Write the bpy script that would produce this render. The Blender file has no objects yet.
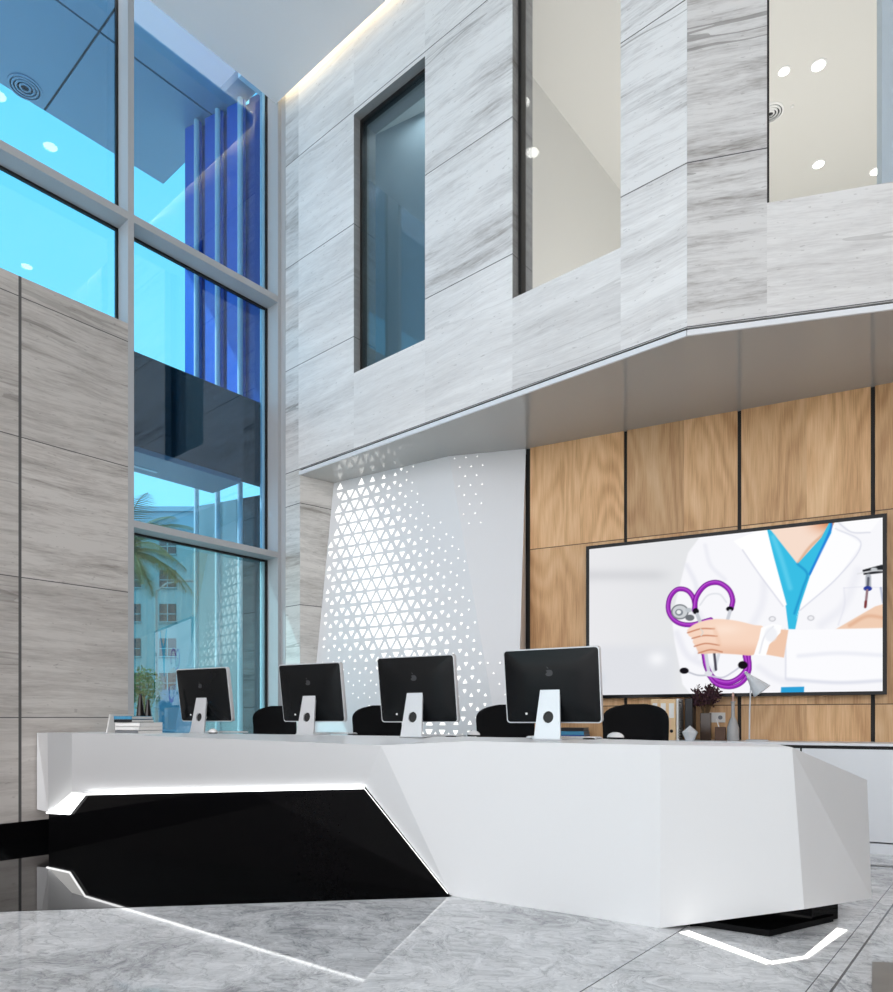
import bpy, bmesh, math, random
import numpy as np
from mathutils import Vector, Matrix
random.seed(7)
S = bpy.context.scene
COL = S.collection
PI = math.pi
# ------------------------------------------------------------------ camera
F, CX, HZ, EYE = 692.0, 446.5, 717.5, 1.0
cam = bpy.data.cameras.new('camera')
cam.sensor_width = 36.0
cam.lens = F / 992.0 * 36.0
cam.shift_y = (HZ - 496.0) / 992.0
cam.clip_start, cam.clip_end = 0.05, 500
camo = bpy.data.objects.new('camera', cam)
COL.objects.link(camo)
camo.location = (0, 0, EYE)
camo.rotation_euler = (PI / 2, 0, 0)
S.camera = camo
# survey helpers: bearings measured on the photograph -> metres in the room
def ray(x, y): return Vector(((x - CX) / F, 1.0, -(y - HZ) / F))
O = Vector((0, 0, EYE))
def atz(x, y, Z):
    r = ray(x, y); return O + r * ((Z - EYE) / r.z)
def aty(x, y, Y): return O + ray(x, y) * Y
def vplane(p, d):
    n = Vector((-d[1], d[0], 0)); return n, n.dot(Vector((p[0], p[1], 0)))
def onp(x, y, pl):
    r = ray(x, y); n, c = pl; return O + r * ((c - n.dot(O)) / n.dot(r))
def proj(p): return CX + F * p[0] / p[1], HZ - F * (p[2] - EYE) / p[1]
V = Vector
# ------------------------------------------------------------------ materials
MAT = {}
def srgb(r, g, b):
    f = lambda c: ((c / 255 + .055) / 1.055) ** 2.4 if c > 10 else c / 255 / 12.92
    return (f(r), f(g), f(b), 1)
def newmat(name):
    m = bpy.data.materials.new(name); m.use_nodes = True
    MAT[name] = m
    return m, m.node_tree, m.node_tree.nodes['Principled BSDF']
def plain(name, col, rough=.4, metal=0., spec=.5, noise=0.0, nscale=60, emit=None, es=0):
    m, t, b = newmat(name)
    b.inputs['Base Color'].default_value = col
    b.inputs['Roughness'].default_value = rough
    b.inputs['Metallic'].default_value = metal
    b.inputs['Specular IOR Level'].default_value = spec
    if noise:
        n = t.nodes.new('ShaderNodeTexNoise'); n.inputs['Scale'].default_value = nscale; n.inputs['Detail'].default_value = 4
        tc = t.nodes.new('ShaderNodeTexCoord'); t.links.new(tc.outputs['Object'], n.inputs['Vector'])
        r = t.nodes.new('ShaderNodeMapRange'); r.inputs['To Min'].default_value = 1 - noise; r.inputs['To Max'].default_value = 1 + noise
        t.links.new(n.outputs['Fac'], r.inputs['Value'])
        mx = t.nodes.new('ShaderNodeVectorMath'); mx.operation = 'SCALE'; mx.inputs[0].default_value = col[:3]
        t.links.new(r.outputs[0], mx.inputs['Scale']); t.links.new(mx.outputs[0], b.inputs['Base Color'])
    if emit:
        b.inputs['Emission Color'].default_value = emit; b.inputs['Emission Strength'].default_value = es
    return m
def N(t, kind, **kw):
    n = t.nodes.new(kind)
    for k, v in kw.items():
        if k in ('op',): n.operation = v
        else: setattr(n, k, v)
    return n
def math_(t, op, a, b=None, c=None):
    n = t.nodes.new('ShaderNodeMath'); n.operation = op
    for i, v in enumerate((a, b, c)):
        if v is None: continue
        if isinstance(v, (int, float)): n.inputs[i].default_value = v
        else: t.links.new(v, n.inputs[i])
    return n.outputs[0]
def ramp(t, fac, stops):
    r = t.nodes.new('ShaderNodeValToRGB')
    el = r.color_ramp.elements
    while len(el) < len(stops): el.new(.5)
    for e, (p, c) in zip(el, stops):
        e.position = p; e.color = c if len(c) == 4 else (*c, 1)
    t.links.new(fac, r.inputs['Fac'])
    return r.outputs['Color']
def noise(t, vec, scale, detail=5, rough=.55, dist=0):
    n = t.nodes.new('ShaderNodeTexNoise')
    n.inputs['Scale'].default_value = scale; n.inputs['Detail'].default_value = detail
    n.inputs['Roughness'].default_value = rough; n.inputs['Distortion'].default_value = dist
    t.links.new(vec, n.inputs['Vector'])
    return n.outputs['Fac']
def combine(t, x, y, z=0.0):
    c = t.nodes.new('ShaderNodeCombineXYZ')
    for i, v in enumerate((x, y, z)):
        if isinstance(v, (int, float)): c.inputs[i].default_value = v
        else: t.links.new(v, c.inputs[i])
    return c.outputs[0]
def mixc(t, fac, a, b, mode='MIX'):
    m = t.nodes.new('ShaderNodeMix'); m.data_type = 'RGBA'; m.blend_type = mode
    for sock, v in ((m.inputs['Factor'], fac), (m.inputs['A'], a), (m.inputs['B'], b)):
        if isinstance(v, (int, float)): sock.default_value = v
        elif isinstance(v, tuple): sock.default_value = v
        else: t.links.new(v, sock)
    return m.outputs['Result']
def uvxy(t):
    uv = t.nodes.new('ShaderNodeUVMap'); uv.uv_map = 'UVMap'
    s = t.nodes.new('ShaderNodeSeparateXYZ'); t.links.new(uv.outputs[0], s.inputs[0])
    return s.outputs[0], s.outputs[1]

def stone(name, v0, pitch, lo, mid, hi, vjoints=(), seed=0., joint=(.10, .10, .10, 1)):
    """vein-cut travertine, veins run along the wall; UV in metres; 'tone' is the tint of each slab"""
    m, t, b = newmat(name)
    u, v = uvxy(t)
    at = t.nodes.new('ShaderNodeAttribute'); at.attribute_name = 'tone'
    sep = t.nodes.new('ShaderNodeSeparateColor'); t.links.new(at.outputs['Color'], sep.inputs[0])
    tone, sid, vein = sep.outputs[0], sep.outputs[1], sep.outputs[2]
    row = math_(t, 'FLOOR', math_(t, 'DIVIDE', math_(t, 'SUBTRACT', v, v0), pitch))
    off = math_(t, 'ADD', math_(t, 'MULTIPLY', row, 3.71), math_(t, 'MULTIPLY', sid, 47.0))
    big = noise(t, combine(t, math_(t, 'MULTIPLY', u, .38), math_(t, 'MULTIPLY', v, 1.9), off), 1.6, 6, .6, .5)
    wav = noise(t, combine(t, math_(t, 'MULTIPLY', u, .8), math_(t, 'MULTIPLY', v, .8), off), 1.3, 2, .5)
    v2 = math_(t, 'ADD', v, math_(t, 'MULTIPLY', wav, .14))
    streak = noise(t, combine(t, math_(t, 'MULTIPLY', u, .55), math_(t, 'MULTIPLY', v2, 7.5), off), 2.2, 9, .68, .25)
    fine = noise(t, combine(t, math_(t, 'MULTIPLY', u, 5.0), math_(t, 'MULTIPLY', v2, 42.0), off), 2.0, 4, .6)
    s = math_(t, 'ADD', math_(t, 'MULTIPLY', big, .45), math_(t, 'ADD', math_(t, 'MULTIPLY', streak, .45), math_(t, 'MULTIPLY', fine, .22)))
    s = math_(t, 'ADD', math_(t, 'MULTIPLY', math_(t, 'SUBTRACT', s, .56), math_(t, 'ADD', .38, math_(t, 'MULTIPLY', vein, 1.45))), .60)
    c = ramp(t, s, [(.36, lo), (.52, mid), (.68, hi)])
    # a few dark wandering veins
    crack = noise(t, combine(t, math_(t, 'MULTIPLY', u, .13), math_(t, 'MULTIPLY', v2, 2.2), math_(t, 'ADD', off, seed + 11)), 1.4, 3, .5, .1)
    cr = math_(t, 'LESS_THAN', math_(t, 'ABSOLUTE', math_(t, 'SUBTRACT', crack, .63)), .008)
    c = mixc(t, math_(t, 'MULTIPLY', cr, math_(t, 'MULTIPLY', vein, .55)), c, tuple(x * .55 for x in lo[:3]) + (1,))
    # pits
    pit = noise(t, combine(t, math_(t, 'MULTIPLY', u, 16), math_(t, 'MULTIPLY', v, 48), off), 1.0, 2, .5)
    c = mixc(t, math_(t, 'MULTIPLY', math_(t, 'GREATER_THAN', pit, .70), .30), c, tuple(x * .6 for x in lo[:3]) + (1,))
    tv = t.nodes.new('ShaderNodeVectorMath'); tv.operation = 'SCALE'
    t.links.new(c, tv.inputs[0]); t.links.new(math_(t, 'MULTIPLY', tone, 2.0), tv.inputs['Scale'])
    c = tv.outputs[0]
    fr = math_(t, 'FRACT', math_(t, 'DIVIDE', math_(t, 'SUBTRACT', v, v0 - .004), pitch))
    j = math_(t, 'LESS_THAN', fr, .008 / pitch)
    for (uj, w) in vjoints:
        j = math_(t, 'MAXIMUM', j, math_(t, 'LESS_THAN', math_(t, 'ABSOLUTE', math_(t, 'SUBTRACT', u, uj)), w / 2))
    c = mixc(t, j, c, joint)
    t.links.new(c, b.inputs['Base Color'])
    b.inputs['Roughness'].default_value = .42
    b.inputs['Specular IOR Level'].default_value = .3
    bp = t.nodes.new('ShaderNodeBump'); bp.inputs['Strength'].default_value = .12; bp.inputs['Distance'].default_value = .01
    t.links.new(math_(t, 'SUBTRACT', streak, math_(t, 'MULTIPLY', j, 1.0)), bp.inputs['Height']); t.links.new(bp.outputs[0], b.inputs['Normal'])
    return m

def make_wood():
    m, t, b = newmat('oak_veneer')
    u, v = uvxy(t)
    half = math_(t, 'FLOOR', math_(t, 'DIVIDE', u, .49))
    row = math_(t, 'FLOOR', math_(t, 'DIVIDE', math_(t, 'SUBTRACT', v, 2.618), 1.513))
    wn = t.nodes.new('ShaderNodeTexWhiteNoise'); wn.noise_dimensions = '2D'
    t.links.new(combine(t, half, row), wn.inputs['Vector'])
    rnd = wn.outputs['Value']
    off = math_(t, 'MULTIPLY', rnd, 37.0)
    n1 = noise(t, combine(t, math_(t, 'MULTIPLY', u, 2.1), math_(t, 'MULTIPLY', v, .42), off), 1.0, 2.0, .4, .12)
    rings = math_(t, 'SINE', math_(t, 'MULTIPLY', n1, 95.0))
    fib = noise(t, combine(t, math_(t, 'MULTIPLY', u, 60), math_(t, 'MULTIPLY', v, 2.0), off), 2.0, 4, .6)
    cloud = noise(t, combine(t, math_(t, 'MULTIPLY', u, 3.0), math_(t, 'MULTIPLY', v, .6), off), 1.2, 3, .5)
    s = math_(t, 'ADD', math_(t, 'MULTIPLY', rings, .055), math_(t, 'ADD', math_(t, 'MULTIPLY', fib, .45), math_(t, 'MULTIPLY', cloud, .5)))
    c = ramp(t, s, [(.25, srgb(172, 126, 82)), (.48, srgb(216, 174, 128)), (.75, srgb(240, 206, 164))])
    tv = t.nodes.new('ShaderNodeVectorMath'); tv.operation = 'SCALE'
    t.links.new(c, tv.inputs[0]); t.links.new(math_(t, 'ADD', .80, math_(t, 'MULTIPLY', rnd, .34)), tv.inputs['Scale'])
    c = tv.outputs[0]
    for vj in (2.618, 1.105):
        j = math_(t, 'LESS_THAN', math_(t, 'ABSOLUTE', math_(t, 'SUBTRACT', v, vj)), .004)
        c = mixc(t, j, c, srgb(95, 70, 48))
    t.links.new(c, b.inputs['Base Color'])
    b.inputs['Roughness'].default_value = .45; b.inputs['Specular IOR Level'].default_value = .3
    return m

def make_marble():
    m, t, b = newmat('grey_marble')
    u, v = uvxy(t)
    p = combine(t, u, v)
    big = noise(t, p, 1.1, 6, .6, .8)
    w = noise(t, p, 2.4, 3, .5)
    up = combine(t, math_(t, 'ADD', u, math_(t, 'MULTIPLY', w, .9)), math_(t, 'ADD', v, math_(t, 'MULTIPLY', w, .5)))
    med = noise(t, up, 5.0, 9, .72, 1.2)
    fine = noise(t, up, 34, 7, .75, .5)
    s = math_(t, 'ADD', math_(t, 'MULTIPLY', big, .35), math_(t, 'ADD', math_(t, 'MULTIPLY', med, .5), math_(t, 'MULTIPLY', fine, .36)))
    c = ramp(t, s, [(.40, srgb(84, 86, 90)), (.52, srgb(158, 160, 163)), (.61, srgb(206, 208, 210)), (.76, srgb(246, 247, 248))])
    vo = t.nodes.new('ShaderNodeTexVoronoi'); vo.feature = 'DISTANCE_TO_EDGE'; vo.inputs['Scale'].default_value = 3.2
    t.links.new(combine(t, math_(t, 'ADD', u, math_(t, 'MULTIPLY', med, .55)), math_(t, 'ADD', math_(t, 'MULTIPLY', v, 1.4), math_(t, 'MULTIPLY', fine, .25))), vo.inputs['Vector'])
    vein = math_(t, 'LESS_THAN', vo.outputs['Distance'], .018)
    c = mixc(t, math_(t, 'MULTIPLY', vein, .35), c, srgb(225, 228, 230))
    vo2 = t.nodes.new('ShaderNodeTexVoronoi'); vo2.feature = 'DISTANCE_TO_EDGE'; vo2.inputs['Scale'].default_value = 7
    t.links.new(combine(t, math_(t, 'ADD', u, math_(t, 'MULTIPLY', med, .4)), math_(t, 'ADD', v, math_(t, 'MULTIPLY', big, .6))), vo2.inputs['Vector'])
    c = mixc(t, math_(t, 'MULTIPLY', math_(t, 'LESS_THAN', vo2.outputs['Distance'], .02), .3), c, srgb(100, 104, 110))
    j = None
    for uj, wd in JOINT_U:
        k = math_(t, 'LESS_THAN', math_(t, 'ABSOLUTE', math_(t, 'SUBTRACT', u, uj)), wd / 2)
        j = k if j is None else math_(t, 'MAXIMUM', j, k)
    c = mixc(t, j, c, srgb(62, 64, 68))
    t.links.new(c, b.inputs['Base Color'])
    b.inputs['Roughness'].default_value = .035
    b.inputs['Specular IOR Level'].default_value = .5
    return m

def glass(name, tint, refl=1.0, rough=0.0, ior=1.5):
    m = bpy.data.materials.new(name); m.use_nodes = True; MAT[name] = m
    t = m.node_tree; t.nodes.clear()
    out = t.nodes.new('ShaderNodeOutputMaterial')
    tr = t.nodes.new('ShaderNodeBsdfTransparent'); tr.inputs[0].default_value = tint
    gl = t.nodes.new('ShaderNodeBsdfGlossy'); gl.inputs['Roughness'].default_value = rough; gl.inputs[0].default_value = (.92, .96, 1, 1)
    fr = t.nodes.new('ShaderNodeFresnel'); ge = t.nodes.new('ShaderNodeNewGeometry')
    t.links.new(math_(t, 'ADD', math_(t, 'MULTIPLY', ge.outputs['Backfacing'], 1 / ior - ior), ior), fr.inputs[0])
    mx = t.nodes.new('ShaderNodeMixShader')
    t.links.new(math_(t, 'MULTIPLY', fr.outputs[0], refl), mx.inputs[0])
    t.links.new(tr.outputs[0], mx.inputs[1]); t.links.new(gl.outputs[0], mx.inputs[2]); t.links.new(mx.outputs[0], out.inputs[0])
    return m
def emis(name, col, s):
    m = bpy.data.materials.new(name); m.use_nodes = True; MAT[name] = m
    t = m.node_tree; t.nodes.clear()
    out = t.nodes.new('ShaderNodeOutputMaterial'); e = t.nodes.new('ShaderNodeEmission')
    e.inputs[0].default_value = col; e.inputs[1].default_value = s
    t.links.new(e.outputs[0], out.inputs[0]); return m

# ------------------------------------------------------------------ mesh helpers
class MB:
    def __init__(s): s.v, s.f, s.m = [], [], []
    def quad(s, *pts, mi=0):
        i = len(s.v); s.v += [V(p) for p in pts]; s.f.append(tuple(range(i, i + len(pts)))); s.m.append(mi); return s
    def add(s, vs, fs, mi=0):
        i = len(s.v); s.v += [V(p) for p in vs]
        for f in fs: s.f.append(tuple(i + k for k in f)); s.m.append(mi)
        return s
    def box(s, c, size, R=None, mi=0):
        c = V(c); h = V(size) / 2
        vs = [V((x * h.x, y * h.y, z * h.z)) for x in (-1, 1) for y in (-1, 1) for z in (-1, 1)]
        if R is not None: vs = [R @ p for p in vs]
        return s.add([c + p for p in vs], [(0, 1, 3, 2), (4, 6, 7, 5), (0, 4, 5, 1), (2, 3, 7, 6), (0, 2, 6, 4), (1, 5, 7, 3)], mi)
    def hexa(s, b4, t4, mi=0):   # 4 bottom, 4 top corners
        return s.add(list(b4) + list(t4), [(3, 2, 1, 0), (4, 5, 6, 7), (0, 1, 5, 4), (1, 2, 6, 5), (2, 3, 7, 6), (3, 0, 4, 7)], mi)
    def prism(s, poly, z0, z1, mi=0):
        n = len(poly)
        vs = [V((p[0], p[1], z0)) for p in poly] + [V((p[0], p[1], z1)) for p in poly]
        return s.add(vs, [tuple(reversed(range(n))), tuple(range(n, 2 * n))] + [(i, (i + 1) % n, n + (i + 1) % n, n + i) for i in range(n)], mi)
    def lathe(s, prof, c=(0, 0, 0), n=24, mi=0):   # prof: (r, z)
        c = V(c); vs = []; fs = []
        for r, z in prof:
            for k in range(n):
                a = 2 * PI * k / n; vs.append(c + V((r * math.cos(a), r * math.sin(a), z)))
        for i in range(len(prof) - 1):
            for k in range(n):
                fs.append((i * n + k, i * n + (k + 1) % n, (i + 1) * n + (k + 1) % n, (i + 1) * n + k))
        fs.append(tuple(reversed(range(n)))); fs.append(tuple(range((len(prof) - 1) * n, len(prof) * n)))
        return s.add(vs, fs, mi)
    def tube(s, pts, r, n=10, mi=0):
        pts = [V(p) for p in pts]; vs = []; fs = []
        rs = r if isinstance(r, (list, tuple)) else [r] * len(pts)
        up = None
        for i, p in enumerate(pts):
            d = (pts[min(i + 1, len(pts) - 1)] - pts[max(i - 1, 0)]).normalized()
            if up is None:
                a = V((0, 0, 1)) if abs(d.z) < .9 else V((1, 0, 0)); x = d.cross(a).normalized()
            else:
                x = (up - d * up.dot(d)).normalized()
            up = x; y = d.cross(x)
            for k in range(n):
                a = 2 * PI * k / n; vs.append(p + (x * math.cos(a) + y * math.sin(a)) * rs[i])
        for i in range(len(pts) - 1):
            for k in range(n):
                fs.append((i * n + k, i * n + (k + 1) % n, (i + 1) * n + (k + 1) % n, (i + 1) * n + k))
        fs.append(tuple(reversed(range(n)))); fs.append(tuple(range((len(pts) - 1) * n, len(pts) * n)))
        return s.add(vs, fs, mi)
    def build(s, name, mats, parent=None, smooth=False, bevel=0, seg=2, uv=None, origin=None, fixn=True, sub=0):
        if not isinstance(mats, (list, tuple)): mats = [mats]
        org = V((0, 0, 0))
        if origin is not None: org = V(origin)
        else:
            top = parent
            while top is not None and top.parent is not None: top = top.parent
            if top is not None and top.get('_world'): org = V(top.location)
        me = bpy.data.meshes.new(name)
        me.from_pydata([tuple(p - org) for p in s.v], [], s.f)
        for m in mats: me.materials.append(m)
        me.polygons.foreach_set('material_index', s.m)
        bm = bmesh.new(); bm.from_mesh(me)
        bmesh.ops.remove_doubles(bm, verts=bm.verts, dist=1e-5)
        if fixn: bmesh.ops.recalc_face_normals(bm, faces=bm.faces)
        bm.to_mesh(me); bm.free()
        if smooth:
            me.polygons.foreach_set('use_smooth', [True] * len(me.polygons))
            try: me.set_sharp_from_angle(angle=math.radians(40))
            except Exception: pass
        o = bpy.data.objects.new(name, me); COL.objects.link(o)
        if origin is not None: o.location = org
        if parent is not None: o.parent = parent
        if bevel:
            b = o.modifiers.new('bevel', 'BEVEL'); b.width = bevel; b.segments = seg; b.limit_method = 'ANGLE'
        if sub:
            b = o.modifiers.new('sub', 'SUBSURF'); b.levels = sub; b.render_levels = sub
        return o
def setuv(o, fn):
    me = o.data; l = me.uv_layers.new(name='UVMap') if 'UVMap' not in me.uv_layers else me.uv_layers['UVMap']
    mw = o.location
    for lp in me.loops:
        p = me.vertices[lp.vertex_index].co + mw
        l.data[lp.index].uv = fn(p)
def tag(o, label=None, cat=None, group=None, kind=None):
    if label: o['label'] = label
    if cat: o['category'] = cat
    if group: o['group'] = group
    if kind: o['kind'] = kind
    return o
def struct(o, label=None): return tag(o, label, None, None, 'structure')
def root(name, label, cat, loc=(0, 0, 0), rz=0, group=None, world=False):
    o = bpy.data.objects.new(name, None); COL.objects.link(o)
    o.location = loc; o.rotation_euler = (0, 0, rz); o.empty_display_size = .1
    if world: o['_world'] = 1
    return tag(o, label, cat, group)
def copy_tree(o, parent=None):
    c = o.copy(); COL.objects.link(c)
    if parent is not None: c.parent = parent
    for ch in list(o.children): copy_tree(ch, c)
    return c
# ------------------------------------------------------------------ survey of the room
W0 = atz(0, 842.5, 0)
dW = V(((1027 - CX) / F, 1, 0)).normalized()          # window wall runs this way
nW = V((-dW.y, dW.x, 0))                              # outward (street)
PW = vplane(W0, dW)
C = onp(281.4, 108, PW); ZC = C.z                     # ceiling corner
C0 = V((C.x, C.y, 0))
dA = V((dW.y, -dW.x, 0))                              # stone front runs this way
PA = vplane(C0, dA)
B0 = onp(687, 325, PA); B0.z = 0
aR = math.radians(75.8); dR = V((math.sin(aR), -math.cos(aR), 0)); nR = V((-dR.y * -1, -dR.x * -1, 0))
PR = vplane(B0, dR)
backA = dW.copy(); backR = V((math.cos(aR), math.sin(aR), 0))   # away from the viewer
ZS = onp(300, 469.5, PA).z                            # soffit height
aD = math.radians(63.85); dD = V((math.sin(aD), -math.cos(aD), 0))
D0 = atz(527, 448.5, ZS - .06); D0.z = 0
PD = vplane(D0, dD); backD = V((math.cos(aD), math.sin(aD), 0))
def uW(x): p = onp(x, 600, PW); return (p - W0).dot(dW)
def uA(x): p = onp(x, 600, PA); return (p - C0).dot(dA)
def uR(x): p = onp(x, 600, PR); return (p - B0).dot(dR)
def uD(x): p = onp(x, 600, PD); return (p - D0).dot(dD)
def PWp(u, z, d=0): return V((W0.x, W0.y, 0)) + dW * u + nW * d + V((0, 0, z))
def PAp(u, z, d=0): return C0 + dA * u + backA * d + V((0, 0, z))
def PRp(u, z, d=0): return B0 + dR * u + backR * d + V((0, 0, z))
def PDp(u, z, d=0): return D0 + dD * u + backD * d + V((0, 0, z))
# floor joints along the window wall direction
def fU(p): return (p - V((W0.x, W0.y, 0))).dot(dA)
def fV(p): return (p - V((W0.x, W0.y, 0))).dot(dW)
j1 = fU(atz(660.7, 942.5, 0)); j2 = fU(atz(893, 904.8, 0))
JOINT_U = [(j1, .006), (j2, .009), (j2 - .07, .004)]

# materials
stone('pale_travertine', 4.785, 1.12, srgb(160, 156, 152), srgb(212, 211, 210), srgb(236, 236, 235), seed=3)
stone('column_travertine', 3.30, 1.09, srgb(158, 153, 147), srgb(196, 194, 190), srgb(220, 218, 214), seed=9)
WG = uW(20)
stone('grey_travertine', 1.0, 1.145, srgb(132, 127, 122), srgb(180, 175, 170), srgb(206, 202, 197), vjoints=((WG, .022),), seed=5)
make_wood(); make_marble()
plain('white_paint', srgb(240, 238, 238), .6, noise=.015)
plain('blocker_brown', srgb(104, 92, 80), .6, noise=.03)
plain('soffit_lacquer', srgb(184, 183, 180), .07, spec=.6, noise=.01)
plain('white_panel', srgb(232, 235, 238), .45, noise=.01)
plain('white_solid_surface', srgb(234, 236, 237), .35, spec=.4, noise=.01, nscale=200)
plain('black_gloss', (.003, .003, .0035, 1), .05, spec=.09, noise=.2)
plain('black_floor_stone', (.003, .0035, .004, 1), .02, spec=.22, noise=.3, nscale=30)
plain('black_plastic', (.006, .007, .008, 1), .14, spec=.16, noise=.1)
plain('black_rubber', (.006, .006, .006, 1), .5, noise=.1)
plain('black_fabric', (.006, .006, .007, 1), .85, spec=.2, noise=.3, nscale=400)
plain('dark_metal', (.015, .016, .018, 1), .35, .6, noise=.1)
plain('grey_aluminium', srgb(176, 179, 182), .5, .0, spec=.5, noise=.03)
plain('satin_aluminium', srgb(214, 217, 220), .32, .35, noise=.02)
plain('white_plastic', srgb(240, 240, 240), .25, noise=.01)
plain('dark_logo', (.03, .032, .036, 1), .3, noise=.05)
plain('white_lacquer', srgb(228, 232, 236), .3, noise=.01)
plain('dark_gap', (.01, .01, .01, 1), .7, noise=.1)
plain('dark_spandrel', (.010, .013, .017, 1), .25, noise=.1)
plain('canopy_tile', srgb(150, 168, 188), .35, .2, noise=.04, nscale=120)
plain('canopy_grey', srgb(120, 132, 145), .4, noise=.05)
plain('blue_fin', srgb(0, 96, 205), .3, noise=.05, nscale=8)
plain('deep_blue_fin', srgb(0, 62, 150), .3, noise=.05, nscale=8)
plain('tube_white', srgb(225, 230, 232), .35, noise=.02)
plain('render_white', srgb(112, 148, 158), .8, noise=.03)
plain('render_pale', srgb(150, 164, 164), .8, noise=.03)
plain('window_dark', srgb(40, 52, 62), .15, noise=.1)
plain('palm_leaf', srgb(104, 104, 54), .6, noise=.35, nscale=3)
plain('palm_trunk', srgb(130, 108, 84), .9, noise=.3, nscale=20)
plain('shrub_leaf', srgb(62, 110, 52), .7, noise=.4, nscale=6)
plain('street_paving', srgb(160, 160, 156), .8, noise=.06, nscale=4)
plain('hoarding_blue', srgb(52, 104, 134), .6, noise=.3, nscale=5)
plain('steel_pole', srgb(120, 130, 135), .5, noise=.05)
plain('beige_plaster', srgb(220, 219, 215), .7, noise=.01)
plain('blue_grey_plaster', srgb(158, 170, 176), .7, noise=.01)
plain('pale_blue_plaster', srgb(190, 206, 218), .7, noise=.01)
plain('lamp_grey', srgb(212, 216, 220), .35, noise=.02)
plain('card_tan', srgb(232, 200, 156), .6, noise=.04)
plain('paper_white', srgb(236, 236, 234), .7, noise=.02)
plain('paper_grey', srgb(120, 124, 128), .6, noise=.05)
plain('book_black', srgb(22, 24, 30), .4, noise=.1)
plain('book_blue', srgb(28, 92, 170), .4, noise=.15, nscale=30)
plain('book_cyan', srgb(70, 150, 190), .4, noise=.2, nscale=40)
plain('brown_glass', srgb(52, 34, 22), .1, noise=.1)
plain('dried_purple', srgb(72, 42, 52), .9, noise=.4, nscale=80)
plain('dried_stem', srgb(98, 78, 54), .9, noise=.2)
plain('dark_wood', srgb(82, 52, 32), .5, noise=.15)
plain('bottle_grey', srgb(172, 172, 172), .4, noise=.05)
plain('candle_wax', srgb(196, 160, 148), .5, noise=.03)
plain('vase_black', srgb(24, 22, 24), .2, noise=.1)
plain('socket_white', srgb(225, 225, 222), .4, noise=.01)
plain('tile_brown', srgb(128, 124, 118), .3, noise=.15, nscale=9)
glass('cyan_glass', (.55, .78, .93, 1), 1.0, ior=1.7)
glass('aqua_glass', (.55, .77, .83, 1), 1.0, ior=2.2)
glass('room_glass', (.985, .985, .985, 1), 1.0)
glass('blue_room_glass', (.70, .80, .86, 1), 1.0)
emis('led_white', (1, 1, 1, 1), 3.2)
emis('cheek_glow_white', (1, .99, .97, 1), 1.1)
emis('led_reflection', (1, .985, .95, 1), 1.6)
emis('led_warm', (1, .80, .50, 1), 11)
emis('perforation_light', (1, .99, .97, 1), 1.4)
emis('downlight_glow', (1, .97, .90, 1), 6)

# ------------------------------------------------------------------ wall builder with openings
def holed_wall(name, mat, P, u0, u1, z0, z1, holes, th, tones, reveal=None):
    """P(u,z,d): d=0 front face, d=th back. tones: list of (ua,ub,za,zb,(tone,seed,vein))"""
    us = sorted({u0, u1, *[h[0] for h in holes], *[h[1] for h in holes], *[t[0] for t in tones], *[t[1] for t in tones]})
    zs = sorted({z0, z1, *[h[2] for h in holes], *[h[3] for h in holes], *[t[2] for t in tones], *[t[3] for t in tones]})
    us = [u for u in us if u0 - 1e-6 <= u <= u1 + 1e-6]; zs = [z for z in zs if z0 - 1e-6 <= z <= z1 + 1e-6]
    def solid(i, k):
        if i < 0 or k < 0 or i >= len(us) - 1 or k >= len(zs) - 1: return False
        u, z = (us[i] + us[i + 1]) / 2, (zs[k] + zs[k + 1]) / 2
        return not any(h[0] < u < h[1] and h[2] < z < h[3] for h in holes)
    def tone(u, z):
        for t in tones:
            if t[0] <= u <= t[1] and t[2] <= z <= t[3]: return t[4]
        return (.5, .1, .4)
    vs, fs, uv, tn = [], [], [], []
    def face(pts, uvs, t):
        i = len(vs); vs.extend(pts); fs.append((i, i + 1, i + 2, i + 3)); uv.extend(uvs); tn.extend([t] * 4)
    for i in range(len(us) - 1):
        for k in range(len(zs) - 1):
            if not solid(i, k): continue
            a, b, c, d = us[i], us[i + 1], zs[k], zs[k + 1]
            t = tone((a + b) / 2, (c + d) / 2)
            face([P(a, c), P(b, c), P(b, d), P(a, d)], [(a, c), (b, c), (b, d), (a, d)], t)
            face([P(b, c, th), P(a, c, th), P(a, d, th), P(b, d, th)], [(b, c), (a, c), (a, d), (b, d)], t)
            t = (reveal, t[1], t[2]) if reveal else t
            if not solid(i - 1, k): face([P(a, c, th), P(a, c), P(a, d), P(a, d, th)], [(a - th, c), (a, c), (a, d), (a - th, d)], t)
            if not solid(i + 1, k): face([P(b, c), P(b, c, th), P(b, d, th), P(b, d)], [(b, c), (b + th, c), (b + th, d), (b, d)], t)
            if not solid(i, k - 1): face([P(a, c, th), P(b, c, th), P(b, c), P(a, c)], [(a, c - th), (b, c - th), (b, c), (a, c)], t)
            if not solid(i, k + 1): face([P(a, d), P(b, d), P(b, d, th), P(a, d, th)], [(a, d), (b, d), (b, d + th), (a, d + th)], t)
    me = bpy.data.meshes.new(name); me.from_pydata([tuple(v) for v in vs], [], fs); me.materials.append(mat)
    me.uv_layers.new(name='UVMap'); me.color_attributes.new('tone', 'FLOAT_COLOR', 'CORNER')
    l = me.uv_layers['UVMap']; ca = me.color_attributes['tone']
    for i, (q, t) in enumerate(zip(uv, tn)):
        l.data[i].uv = q; ca.data[i].color = (*t, 1)
    o = bpy.data.objects.new(name, me); COL.objects.link(o)
    return o

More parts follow.
